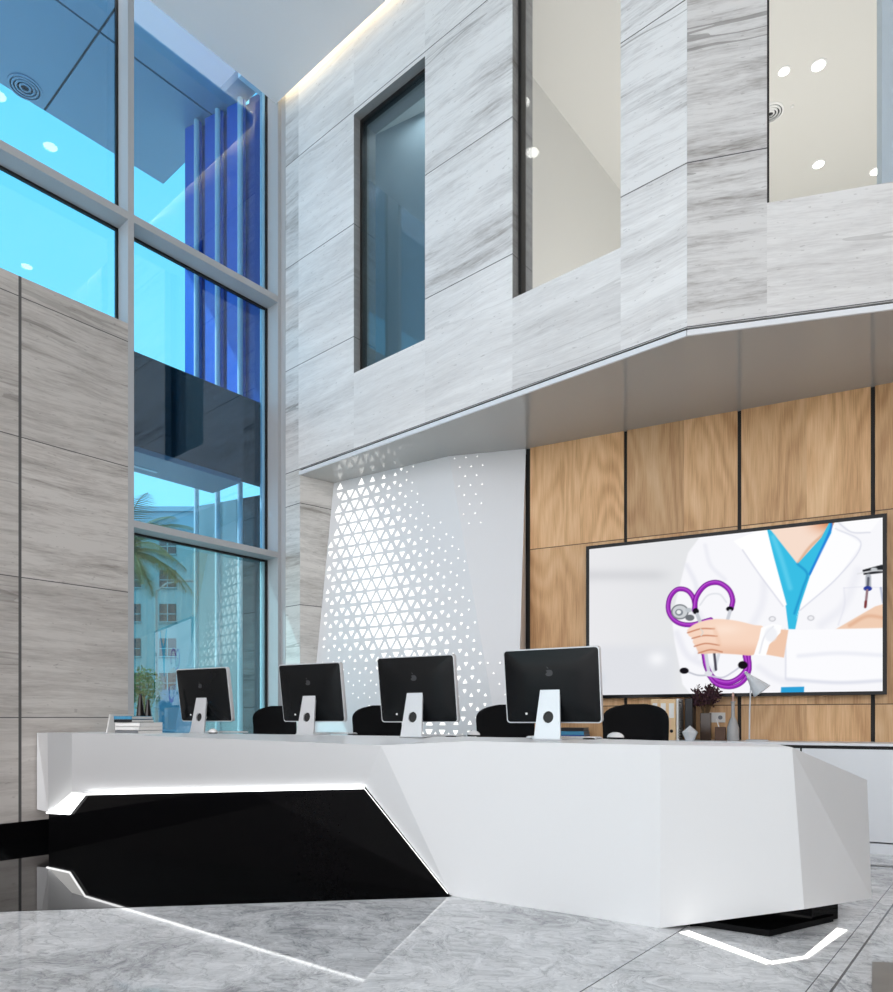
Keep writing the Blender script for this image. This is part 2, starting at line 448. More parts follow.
# ------------------------------------------------------------------ floor, ceiling
mb = MB()
def G(u, v): return V((W0.x, W0.y, 0)) + dA * u + dW * v
mb.quad(G(-.3, -9), G(10, -9), G(10, 6), G(-.3, 6))
fl = mb.build('floor', MAT['grey_marble'], origin=(0, 0, 0)); setuv(fl, lambda p: (fU(p), fV(p)))
bm_ = MB(); bm_.quad(G(-.3, -9, ), G(10, -9), G(10, 6), G(-.3, 6)); struct(fl)
# two-tone tile in the corner of the photo
q = [atz(872, 962, 0), atz(893, 963, 0), atz(930, 992, 0), atz(872, 1030, 0)]
q = [V((p.x, p.y, .001)) for p in q]
struct(MB().prism(q, 0.0, .0015).build('trim_4', MAT['tile_brown']))
# black polished stone strip before the desk
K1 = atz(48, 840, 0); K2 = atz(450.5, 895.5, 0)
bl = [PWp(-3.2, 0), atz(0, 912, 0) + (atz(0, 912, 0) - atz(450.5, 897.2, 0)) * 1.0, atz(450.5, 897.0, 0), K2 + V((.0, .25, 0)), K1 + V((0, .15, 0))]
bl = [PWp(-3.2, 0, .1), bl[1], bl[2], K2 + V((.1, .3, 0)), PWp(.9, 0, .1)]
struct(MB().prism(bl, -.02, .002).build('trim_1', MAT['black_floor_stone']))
GAP = .07
mb = MB()
def Cc(u, v, z=ZC): p = G(u, v); return V((p.x, p.y, z))
vC = fV(C0)
cpl = [Cc(0, -9, 0), Cc(10, -9, 0), Cc(10, vC - GAP, 0), Cc(0, vC - GAP, 0)]
mb.prism(cpl, ZC, ZC + .12)
struct(mb.build('ceiling', MAT['white_paint']))
mb = MB(); mb.prism([Cc(-.3, vC - .35, 0), Cc(10, vC - .35, 0), Cc(10, vC + .6, 0), Cc(-.3, vC + .6, 0)], ZC + .26, ZC + .36)
struct(mb.build('ceiling_recess', MAT['white_paint']))
cs = MB(); p, q = Cc(.02, vC - GAP - .03), Cc(9, vC - GAP - .03)
cs.hexa([p + V((0, 0, .125)), q + V((0, 0, .125)), q + dW * .03 + V((0, 0, .125)), p + dW * .03 + V((0, 0, .125))],
        [p + V((0, 0, .145)), q + V((0, 0, .145)), q + dW * .03 + V((0, 0, .145)), p + dW * .03 + V((0, 0, .145))])
tag(cs.build('cove_light', MAT['led_warm']), 'warm cove light strip in the slot between ceiling and stone wall', 'light')

# ------------------------------------------------------------------ window wall (left)
uP0, uP1 = uW(128), uW(134)         # mullion
uEnd = (C0 - V((W0.x, W0.y, 0))).dot(dW)
zSt = 4.60; zT1a, zT1b = 5.555, 5.625; zT2a, zT2b = 2.752, 2.815
wl = holed_wall('wall_left', MAT['grey_travertine'], PWp, -12, uP0, 0, zSt, [], .30,
                [(-12, WG, 0, 1.0, (.47, .2, .35)), (-12, WG, 1, 5, (.46, .3, .6)), (WG, uP0, 1.0, 2.145, (.49, .37, .5)), (WG, uP0, 2.145, 3.29, (.50, .45, .9)), (WG, uP0, 3.29, 4.435, (.45, .52, .8)), (WG, uP0, 4.435, 9, (.47, .6, .5)), (WG, uP0, 0, 1, (.52, .7, .3))])
struct(wl)
mb = MB(); mb.hexa([PWp(-6, 0, -.02), PWp(.42, 0, -.02), PWp(.42, 0, .0), PWp(-6, 0, 0)], [PWp(-6, .15, -.02), PWp(.42, .15, -.02), PWp(.42, .15, 0), PWp(-6, .15, 0)])
struct(mb.build('baseboard_left', MAT['black_gloss']))
DG = .22
win = root('window_1', None, None); win['kind'] = 'structure'
def bar(mbb, u0, u1, z0, z1, d0, d1, P=PWp):
    mbb.hexa([P(u0, z0, d0), P(u1, z0, d0), P(u1, z0, d1), P(u0, z0, d1)], [P(u0, z1, d0), P(u1, z1, d0), P(u1, z1, d1), P(u0, z1, d1)])
m_ = MB(); bar(m_, uP0, uP1, 0, ZC + .3, 0, DG); m_.build('mullion', MAT['grey_aluminium'], win)
m_ = MB(); bar(m_, uEnd - .045, uEnd, 0, ZC + .3, 0, DG)
m_.hexa([PAp(0, 0, -.004), PAp(.075, 0, -.004), PAp(.075, 0, .1), PAp(0, 0, .1)], [PAp(0, ZC + .2, -.004), PAp(.075, ZC + .2, -.004), PAp(.075, ZC + .2, .1), PAp(0, ZC + .2, .1)])
m_.build('jamb', MAT['grey_aluminium'], win)
for (a, b) in ((zT1a, zT1b),):
    m_ = MB(); bar(m_, -12, uP0, a, b, 0, DG); m_.build('transom', MAT['grey_aluminium'], win)
    m_ = MB(); bar(m_, uP1, uEnd - .045, a, b, 0, DG); m_.build('transom', MAT['grey_aluminium'], win)
m_ = MB(); bar(m_, uP1, uEnd - .045, zT2a, zT2b, 0, DG); m_.build('transom', MAT['grey_aluminium'], win)
def pane(u0, u1, z0, z1, mat, seal=.022):
    m_ = MB(); bar(m_, u0, u1, z0, z1, DG - .012, DG - .002); g = m_.build('glass_pane', mat, win)
    m_ = MB()
    bar(m_, u1 - seal, u1, z0, z1, DG - .03, DG); bar(m_, u0, u1, z1 - seal, z1, DG - .03, DG); bar(m_, u0, u0 + seal, z0, z1, DG - .03, DG)
    m_.build('seal', MAT['black_rubber'], g)
pane(-12, uP0, zT1b, ZC + .3, MAT['cyan_glass']); pane(-12, uP0, zSt - .1, zT1a, MAT['cyan_glass'])
pane(uP1, uEnd - .045, zT1b, ZC + .3, MAT['cyan_glass']); pane(uP1, uEnd - .045, zT2b, zT1a, MAT['cyan_glass'])
pane(uP1, uEnd - .045, 0.0, zT2a, MAT['aqua_glass'])

# ------------------------------------------------------------------ stone front A and R with windows
zSi, zHd = 4.42, 6.985
uc0, uc1, w1a, w1b, w2a, w2b = .075, uA(298.5), uA(353.8), uA(425), uA(512.4), uA(620.6)
uB = (B0 - C0).dot(dA)
colw = uA(300)
ztop = ZC + .3
tones = [(uc0, uc1, ZS, 12, (.44, .31, .9)), (uc1, w1a, ZS, 12, (.53, .42, .35)), (w1a, w1b, ZS, zSi, (.535, .55, .2)), (w1a, w1b, zHd, 12, (.53, .56, .2)),
         (w1b, w2a, ZS, zSi + .37, (.53, .63, .25)), (w1b, w2a, zSi + .37, 12, (.50, .67, .75)), (w2a, w2b, ZS, 12, (.50, .72, .35)), (w2b, uB, ZS, zSi + .37, (.52, .81, .5)), (w2b, uB, zSi + .37, 12, (.49, .87, .95))]
TH = .30
wa = holed_wall('wall_back', MAT['pale_travertine'], PAp, uc0, uB, ZS, ztop, [(w1a, w1b, zSi, zHd), (w2a, w2b, zSi, 7.9)], TH, tones, .19)
struct(wa)
w3a = uR(767)
wr = holed_wall('wall_right', MAT['pale_travertine'], PRp, 0, 5, ZS, ztop, [(w3a, 3.6, zSi, 7.9)], TH,
                [(0, w3a, ZS, 12, (.43, .19, 1.0)), (w3a, 5, ZS, 12, (.475, .91, .5))])
struct(wr)
# column beside the window carrying the front
cw = .56
pc = onp(300, 469.5, PA); pn = atz(333, 483, ZS - .06); pc.z = 0; pn.z = 0
dcol = (pn - pc).normalized()
mb = MB(); uvs = []
def colP(u, z, d): return PAp(u, z, d)
cc = [PAp(.075, 0, 0), V((pc.x, pc.y, 0)), V((pn.x, pn.y, 0)) + dcol * .1, PAp(.075, 0, 1.2)]
vs, fs, uv = [], [], []
def cface(a, b, ua, ub):
    i = len(vs); vs.extend([a, b, b + V((0, 0, ZS)), a + V((0, 0, ZS))]); fs.append((i, i + 1, i + 2, i + 3)); uv.extend([(ua, 0), (ub, 0), (ub, ZS), (ua, ZS)])
cface(cc[0], cc[1], .075, colw); cface(cc[1], cc[2], 10, 10.65); cface(cc[2], cc[3], 20, 20.5); cface(cc[3], cc[0], 30, 31.2)
me = bpy.data.meshes.new('wall_pier'); me.from_pydata([tuple(v) for v in vs], [], fs); me.materials.append(MAT['column_travertine'])
me.uv_layers.new(name='UVMap'); me.color_attributes.new('tone', 'FLOAT_COLOR', 'CORNER')
l = me.uv_layers['UVMap']; ca = me.color_attributes['tone']
for i, qv in enumerate(uv): l.data[i].uv = qv; ca.data[i].color = (.50, .33 + .1 * (i // 4), .75, 1)
o = bpy.data.objects.new('wall_pier', me); COL.objects.link(o); struct(o)
# facade windows
def fwindow(n, P, u0, u1, z0, z1, gm, sides):
    w = root('window_%d' % n, None, None); w['kind'] = 'structure'
    fm = MB(); fr = .03; d0, d1 = .085, .15
    if 'l' in sides: bar(fm, u0, u0 + fr, z0, z1, d0, d1, P)
    if 'r' in sides: bar(fm, u1 - fr, u1, z0, z1, d0, d1, P)
    bar(fm, u0, u1, z1 - fr, z1, d0, d1, P); bar(fm, u0, u1, z0, z0 + fr, d0, d1, P)
    fm.build('window_frame', MAT['black_rubber'], w)
    g = MB(); bar(g, u0 + .01, u1 - .01, z0 + .01, z1 - .01, .10, .11, P); g.build('glass_pane', gm, w)
fwindow(2, PAp, w1a, w1b, zSi, zHd, MAT['blue_room_glass'], 'lr')
fwindow(3, PAp, w2a, w2b, zSi, 7.9, MAT['room_glass'], 'lr')
fwindow(4, PRp, w3a, 3.6, zSi, 7.9, MAT['room_glass'], 'lr')
# shadow gap + white edge band under the stone
eb = MB()
EBZ = ZS
def strip(P, u0, u1, z0, z1, d0, d1, mbb): bar(mbb, u0, u1, z0, z1, d0, d1, P)
g_ = MB(); strip(PAp, colw, uB + .01, ZS - .022, ZS + .002, .02, .12, g_); strip(PRp, -.01, 5, ZS - .022, ZS + .002, .02, .12, g_)
struct(g_.build('trim_2', MAT['dark_gap']))
e_ = MB(); strip(PAp, colw, uB, ZS - .060, ZS - .022, -.016, -.002, e_); strip(PRp, 0, 5, ZS - .060, ZS - .022, -.016, -.002, e_)
struct(e_.build('trim_3', MAT['white_lacquer']))
# soffit
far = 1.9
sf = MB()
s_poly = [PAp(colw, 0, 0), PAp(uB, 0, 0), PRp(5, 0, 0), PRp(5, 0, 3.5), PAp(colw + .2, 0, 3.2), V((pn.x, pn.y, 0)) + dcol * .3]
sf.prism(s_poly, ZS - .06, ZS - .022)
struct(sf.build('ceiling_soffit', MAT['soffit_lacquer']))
ZU = ZS - .06
rw0 = PRp(4.4, 0, 0); rw1 = rw0 - backR * 14; rw2 = PRp(4.4, 0, 2.5)  # unseen dark wall, added to cut the light from the right
m_ = MB(); m_.hexa([rw2, rw1, rw1 + dR * .2, rw2 + dR * .2], [V((p.x, p.y, ZC)) for p in (rw2, rw1, rw1 + dR * .2, rw2 + dR * .2)])
struct(m_.build('wall_light_blocker', MAT['blocker_brown']))
# ------------------------------------------------------------------ upper rooms behind the front
ur = MB(); ur.prism([PAp(.0, 0, TH), PAp(uB, 0, TH), PRp(5, 0, TH), PRp(5, 0, 6), PAp(.0, 0, 7)], ZS + .3, ZS + .45); struct(ur.build('floor_upper', MAT['beige_plaster']))
ZRC = 7.6
uc = MB(); uc.prism([PAp(.0, 0, TH + .02), PAp(uB, 0, TH + .02), PRp(5, 0, TH + .02), PRp(5, 0, 6), PAp(.0, 0, 7)], ZRC, ZRC + .1); struct(uc.build('ceiling_upper', MAT['beige_plaster']))
pp = atz(525, 67, ZRC); st = pp - dW * ((pp - C0).dot(dW) - TH - .02); st.z = 0
p2 = st + dW * 6
up = MB(); up.hexa([st, p2, p2 - dA * .1, st - dA * .1], [V((a.x, a.y, ZRC)) for a in (st, p2, p2 - dA * .1, st - dA * .1)])
for i in range(len(up.v)):
    if up.v[i].z < .1: up.v[i].z = ZS + .45
struct(up.build('wall_partition', MAT['beige_plaster']))
a_ = atz(369, 138, ZRC); b_ = atz(425, 111, ZRC); dd = (b_ - a_).normalized(); dd.z = 0
a2 = a_ - dd * .35; b2 = b_ + dd * .15
bw = MB(); pts = [a2, b2, b2 + backD * .08, a2 + backD * .08]
bw.hexa([V((p.x, p.y, ZS + .45)) for p in pts], [V((p.x, p.y, ZRC)) for p in pts]); struct(bw.build('wall_office', MAT['blue_grey_plaster']))
pb = onp(882, 100, PR); ub3 = (V((pb.x, pb.y, 0)) - B0).dot(dR)
bb = MB(); r8 = ray(882, 100); r8.z = 0; r8.normalize(); pq = V((pb.x, pb.y, 0)) + r8 * .45; pq2 = pq + dR * 1.6
bb.hexa([V((p.x, p.y, ZS + .45)) for p in (pq, pq2, pq2 + backR * .1, pq + backR * .1)], [V((p.x, p.y, ZRC)) for p in (pq, pq2, pq2 + backR * .1, pq + backR * .1)])
struct(bb.build('wall_closet', MAT['pale_blue_plaster']))
def bwall(name, p, q, mat):
    n = V((-(q - p).y, (q - p).x, 0)).normalized() * .1
    m_ = MB(); m_.hexa([V((a.x, a.y, ZS + .45)) for a in (p, q, q + n, p + n)], [V((a.x, a.y, ZRC)) for a in (p, q, q + n, p + n)]); return struct(m_.build(name, mat))
bwall('wall_upper_back', PAp(1.2, 0, 6.9), PRp(4.95, 0, 5.9), MAT['beige_plaster'])
bwall('wall_upper_right', PRp(4.95, 0, 5.9), PRp(4.95, 0, TH + .03), MAT['beige_plaster'])

def downlight(x, y, z, r, label, grp, flip=None, sz=None):
    p = atz(x, y, z)
    if flip is not None:
        n, c = flip; d = n.dot(p) - c; p = p - n * (2 * d)
    t_ = root('downlight', label, 'ceiling light', (p.x, p.y, z), 0, grp)
    m_ = MB(); m_.lathe([(r * 1.25, 0), (r * 1.25, -.006), (r, -.010), (r, 0)], n=28); m_.build('trim_ring', MAT['white_plastic'], t_, smooth=True)
    m_ = MB(); m_.lathe([(r, -.001), (r, -.006)], n=28); m_.build('lens', MAT['downlight_glow'], t_)
    return t_
dl = 'downlights behind the upper windows'
downlight(784, 71, ZRC, .05, 'small round downlight left of the bright ringed one behind the right upper window', dl)
downlight(818.5, 65, ZRC, .062, 'bright ringed round downlight highest behind the right upper window', dl)
downlight(818.5, 164, ZRC, .06, 'round downlight near the sill line behind the right upper window', dl)
downlight(876, 171, ZRC, .06, 'round downlight cut by pale blue edge behind the right upper window', dl)
def diffuser(x, y, z, label, R=.14):
    p = atz(x, y, z); t_ = root('air_diffuser', label, 'air vent', (p.x, p.y, z), 0)
    m_ = MB()
    m_.lathe([(R, 0), (R, -.008), (R * .86, -.012), (R * .86, 0)], n=32); m_.build('rim', MAT['white_plastic'], t_, smooth=True)
    for k, rr in enumerate((.78, .56, .34)):
        m_ = MB(); m_.lathe([(R * rr, -.002), (R * rr, -.012), (R * (rr - .10), -.02), (R * (rr - .10), -.002)], n=32); m_.build('ring', MAT['white_plastic'], t_, smooth=True)
    m_ = MB(); m_.lathe([(R * .86, -.0005), (R * .86, -.003)], n=32); m_.build('backing', MAT['dark_metal'], t_)
diffuser(770, 113, ZRC, 'round ceiling air vent at the left edge of the right upper window')
p = atz(792, 106, ZRC); m_ = MB(); m_.lathe([(.018, 0), (.018, -.012), (.008, -.02)], (0, 0, 0), 16)
o = m_.build('smoke_sensor', MAT['white_plastic'], smooth=True); o.location = (p.x, p.y, ZRC); tag(o, 'tiny white ceiling sensor beside the round vent', 'sensor')
# lobby downlights, seen mirrored in the tall glass
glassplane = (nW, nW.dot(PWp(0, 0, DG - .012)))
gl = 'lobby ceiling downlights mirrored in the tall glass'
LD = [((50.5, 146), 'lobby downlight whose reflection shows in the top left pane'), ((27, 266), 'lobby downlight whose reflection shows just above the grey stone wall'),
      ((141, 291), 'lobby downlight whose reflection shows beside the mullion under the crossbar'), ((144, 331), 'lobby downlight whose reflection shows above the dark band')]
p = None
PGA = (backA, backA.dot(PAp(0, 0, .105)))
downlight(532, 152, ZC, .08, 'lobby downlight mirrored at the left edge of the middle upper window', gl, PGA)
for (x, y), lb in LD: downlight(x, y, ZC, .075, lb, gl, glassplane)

# ------------------------------------------------------------------ wood wall
wood_top = ZU
mb = MB()
gaps = [uD(625.5), uD(739.4), uD(873.0)]; pm = 1.0
edges = [.012] + gaps + [gaps[-1] + 1.0, gaps[-1] + 2.0]
vs, fs, uv = [], [], []
gw = .030
for i in range(len(edges) - 1):
    a, b = edges[i] + (gw / 2 if i else .02), edges[i + 1] - gw / 2
    base = len(vs)
    b8 = [PDp(a, 0, 0), PDp(b, 0, 0), PDp(b, 0, .03), PDp(a, 0, .03), PDp(a, wood_top, 0), PDp(b, wood_top, 0), PDp(b, wood_top, .03), PDp(a, wood_top, .03)]
    vs += b8
    for f in ((0, 1, 5, 4), (1, 2, 6, 5), (3, 0, 4, 7), (2, 3, 7, 6)):
        fs.append(tuple(base + k for k in f))
        for k in f:
            uq = (a, b, b, a)[k % 4]; off_ = i * .98 - a
            uv.append((uq + off_ * (1 if True else 0), 0 if k < 4 else wood_top))
me = bpy.data.meshes.new('wall_wood'); me.from_pydata([tuple(v) for v in vs], [], fs); me.materials.append(MAT['oak_veneer'])
l = me.uv_layers.new(name='UVMap')
for i, qv in enumerate(uv): l.data[i].uv = qv
o = bpy.data.objects.new('wall_wood', me); COL.objects.link(o); struct(o)
m_ = MB(); m_.hexa([PDp(-.008, 0, .02), PDp(6, 0, .02), PDp(6, 0, .12), PDp(-.008, 0, .12)], [PDp(-.008, ZU, .02), PDp(6, ZU, .02), PDp(6, ZU, .12), PDp(-.008, ZU, .12)])
struct(m_.build('wall_wood_backing', MAT['dark_gap']))

# ------------------------------------------------------------------ perforated backlit panel
LT = atz(333.5, 483.2, ZU); RT = atz(449, 456, ZU); RR = V((D0.x, D0.y, ZU)) - dD * .012
LB = V((pc.x, pc.y, 0)) + dcol * .02 + dA * .004
LT = LT + dA * .004
hd = (RT - LT); hd.z = 0; hd.normalize()
def rayhit(x, p, d):
    r = ray(x, 0); r.z = 0; # solve p + d t = r s
    det = d.x * -r.y + r.x * d.y
    t = (-p.x * -r.y + -r.x * p.y * -1 * -1) if False else None
    A = np.array([[d.x, -r.x], [d.y, -r.y]]); tt = np.linalg.solve(A, np.array([-p.x, -p.y])); q = p + d * float(tt[0]); return q
RB = rayhit(514.5, LB, hd); RB.z = 0
RRb = V((RR.x, RR.y, 0))
def psize(x, y):
    # how far the perforations open, by place on the screen
    xc = 352 + (y - 480) * .25
    d = x - xc
    if d > 0: h = math.exp(-(d / (48 + max(0, y - 560) * .16)) ** 1.2)
    else: h = math.exp(-(-d / 60) ** 1.3)
    if y < 510: h *= .80
    if y > 640 and x < 408: h *= math.exp(-(y - 640) / 32)
    if y > 690: h *= .8
    if y < 545 and x > 402: h *= math.exp(-(x - 402) / 14 * (545 - y) / 60)
    return min(h * .80, .69)
def perforate(mb_, A_, B_, C_, D_, off_n, szf, pitch=.150, sc=1.0, up_only=False):
    """A lower-left, B lower-right, C upper-right, D upper-left"""
    e1 = (C_ - D_); e1.z = 0; e1.normalize()
    mid = (A_ + B_) / 2; n = e1.cross(((D_ + C_) / 2 - mid)).normalized()
    if n.y > 0: n = -n
    e2 = n.cross(e1).normalized()
    if e2.z < 0: e2 = -e2
    poly = [((p - A_).dot(e1), (p - A_).dot(e2)) for p in (A_, B_, C_, D_)]
    def inside(q, mg=.012):
        for i in range(4):
            (x1, y1), (x2, y2) = poly[i], poly[(i + 1) % 4]
            if math.hypot(x2 - x1, y2 - y1) < 1e-6: continue
            if ((x2 - x1) * (q[1] - y1) - (y2 - y1) * (q[0] - x1)) / math.hypot(x2 - x1, y2 - y1) < mg: return False
        return True
    h = pitch * math.sqrt(3) / 2
    xs = [p[0] for p in poly]; ys = [p[1] for p in poly]
    for r in range(int(min(ys) / h) - 1, int(max(ys) / h) + 2):
        for k in range(int(min(xs) / pitch * 2) - 3, int(max(xs) / pitch * 2) + 4):
            x0 = k * pitch / 2; y0 = r * h; upt = (k + r) % 2 == 0
            tri = [(x0 - pitch / 2, y0), (x0 + pitch / 2, y0), (x0, y0 + h)] if upt else [(x0 - pitch / 2, y0 + h), (x0, y0), (x0 + pitch / 2, y0 + h)]
            cx_, cy_ = sum(q[0] for q in tri) / 3, sum(q[1] for q in tri) / 3
            P0 = A_ + e1 * cx_ + e2 * cy_
            if P0.y < 1: continue
            s_ = szf(*proj(P0))
            if s_ < .045 or (up_only and not upt): continue
            s_ = max(s_, .12) * sc
            t2 = [(cx_ + (q[0] - cx_) * s_, cy_ + (q[1] - cy_) * s_) for q in tri]
            if not all(inside(q) for q in t2): continue
            mb_.quad(*[A_ + e1 * q[0] + e2 * q[1] + n * .002 for q in t2], mi=1)
    return n
mb = MB()
mb.quad(LB, RB, RT, LT); mb.quad(RB, RR, RT); mb.quad(RB, RRb, RR)
th_ = backD * .05
mb.quad(LB + th_, LT + th_, RT + th_, RB + th_)
perforate(mb, LB, RB, RT, LT, 0, psize)
hb_ = MB(); q0, q1 = V((pn.x, pn.y, 0)) + dcol * .12, PDp(.05, 0, .14)
hb_.hexa([q0, q1, q1 + backD * .08, q0 + backD * .08], [V((p.x, p.y, ZS)) for p in (q0, q1, q1 + backD * .08, q0 + backD * .08)])
struct(hb_.build('wall_behind', MAT['dark_gap']))
def psize2(x, y):
    rx = 449 + (y - 456) * .245
    if y < 530 and x < rx + 34 - max(0, y - 470) * .35: return .14
    if y > 655: return .16
    return 0
perforate(mb, RB, RR, RR, RT, 0, psize2, .115, 1.0, True)
o = mb.build('light_screen', [MAT['white_panel'], MAT['perforation_light']], fixn=False, origin=(LB.x, LB.y, 0))
tag(o, 'white folded wall screen pierced with glowing triangles beside the oak wall', 'wall panel')

# ------------------------------------------------------------------ reception desk
ZT = .875
desk = root('reception_desk', 'long white faceted reception desk with lit black recess carrying four monitors', 'reception desk', (K2.x, K2.y, 0), 0, None, True)
dB = (K2 - K1).normalized(); PB = vplane(K1, dB)
K5 = atz(660.4, 928.2, 0)
b0 = onp(48.3, 812, PB); b1 = onp(71, 813.7, PB); b2_ = onp(86, 793.3, PB); b3 = onp(365, 786.3, PB)
s1 = aty(72, 792, b2_.y - .28)
def onplane(x, y, a, b, c):
    n = (b - a).cross(c - a); r = ray(x, y); return O + r * (n.dot(a - O) / n.dot(r))
P_ = aty(804.3, 909.2, 3.215)
L5 = atz(660.4, 745.0, ZT); T = onplane(792, 747.3, L5, K5, P_)
L4 = onplane(468, 741.2, L5, K5, K2)
L3 = aty(381, 745.3, 3.96)
L2 = aty(72, 732.8, b2_.y - .26)
s1 = onplane(72, 792, L2, L3, b3)
L1 = onplane(47.5, 732.4, L2, s1, b0)
# print('DESK', 'T', T, 'L4', L4, 'L3', L3, 'L2', L2, 's1', s1, 'L1', L1, 'b0', b0, 'b2', b2_, 'b3', b3, 'L3pl', onplane(381, 745.3, L4, K2, b3))
# left end returns to the stone wall
e0 = onp(36.3, 731, PW); L0 = V((e0.x, e0.y, ZT)) - nW * .012; L0b = V((L0.x, L0.y, b0.z + .01))
Q = aty(871.8, 898.5, 3.5); S_ = aty(867, 780, 3.56)
Tb = atz(777, 744.2, ZT)
Mb = atz(600, 738.6, ZT); 
wj = onp(92, 700, PW); Wb = V((wj.x, wj.y, ZT)) - nW * .012
k = .03
sh = MB()
sh.quad(L0, L1, b0, L0b)
sh.quad(L1, L2, s1, b0)
sh.quad(b0, s1, b2_, b1)
sh.quad(L2, L3, s1); sh.quad(L3, b3, s1)
sh.quad(s1, b3, b2_)
sh.quad(L3, L4, K2, b3)
sh.quad(L4, L5, K5, K2)
sh.quad(L5, T, P_, K5)
sh.quad(T, Q, P_); sh.quad(T, S_, Q)
fl0 = lambda p: V((p.x, p.y, 0.0))
Tb0 = fl0(Tb) + V((.3, .25, .1)); Mb0 = fl0(Mb); Wb0 = fl0(Wb); Qb = Q + V((-.1, .25, 0))
# back of the carcass
sh.quad(T, Tb, S_); sh.quad(Tb, S_, Q, Tb0); sh.quad(Tb, Mb, Mb0, Tb0); sh.quad(Mb, Wb, Wb0, Mb0)
sh.quad(P_, Q, Tb0)
so = sh.build('shell', MAT['white_solid_surface'], desk, fixn=False)
tp = MB(); tp.add([L0, L1, L2, L3, L4, L5, T, Tb, Mb, Wb], [(0, 1, 2, 9), (2, 3, 8, 9), (3, 4, 8), (4, 5, 7, 8), (5, 6, 7)])
tpo = tp.build('worktop', MAT['white_solid_surface'], desk, fixn=False)
# black base, on the recess plane
bp_ = MB()
off = V((-dB.y, dB.x, 0)) * .004
off = off if off.y > 0 else -off
bp_.quad(*[p + off for p in (K1 - dB * .0, K2, b3, b2_, b1, b0)])
bp_.quad(K1 + off, b0 + off, b0 + off + V((0, .3, 0)), K1 + off + V((0, .3, 0)))
bp_.build('base_panel', MAT['black_gloss'], desk, fixn=False)
# led strip round the recess
ls = MB(); nf = -off.normalized()
path = [b0 + nf * .012 + V((0, 0, -.004)), b1 + nf * .012, b2_ + nf * .012 + V((.004, 0, -.006)), b3 + nf * .012 + V((0, 0, -.008)), K2 + nf * .006 + V((-.012, 0, .012))]
for i in range(3): ls.tube([path[i], path[i + 1]], .0075, 6)
ls.tube([path[3], path[4]], .0014, 6)
ls.build('light_strip', MAT['led_white'], desk)
df = MB(); nn = (s1 - b0).cross(b2_ - b0).normalized(); nn = nn if nn.y < 0 else -nn
df.quad(*[p + nn * .002 for p in (b0, s1, b2_, b1)]); df.build('cheek_glow', MAT['cheek_glow_white'], desk, fixn=False)  # emissive skin over the recess cheek, stands in for LED light falling on it
# black plinth at the right end
pl = [atz(697, 926, 0), atz(769.5, 937, 0), atz(833.5, 922, 0), atz(833.5, 905, 0), atz(700, 905, 0)]
plm = MB(); plm.prism([(p.x, p.y) for p in pl], 0.002, .03); plm.prism([(p.x, p.y) for p in (atz(690, 926.8, 0), atz(812, 925.5, 0), atz(838, 919, 0), atz(838, 905, 0), atz(690, 908, 0))], 0.002, .105); plm.build('plinth', MAT['black_gloss'], desk)
# mirrored desk LED, drawn as a glowing line on the floor round the plinth
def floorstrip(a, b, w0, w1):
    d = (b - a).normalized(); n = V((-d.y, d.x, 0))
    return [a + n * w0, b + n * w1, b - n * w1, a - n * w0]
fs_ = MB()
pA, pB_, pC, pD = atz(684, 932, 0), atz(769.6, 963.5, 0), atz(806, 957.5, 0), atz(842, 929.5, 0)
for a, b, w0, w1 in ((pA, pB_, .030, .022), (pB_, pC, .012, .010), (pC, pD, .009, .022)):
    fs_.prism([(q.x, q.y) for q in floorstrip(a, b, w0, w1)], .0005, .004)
tag(fs_.build('floor_led_reflection', MAT['led_reflection'], origin=(pB_.x, pB_.y, 0)), 'glowing white line drawing the LED reflection on the marble below the desk end', 'light')

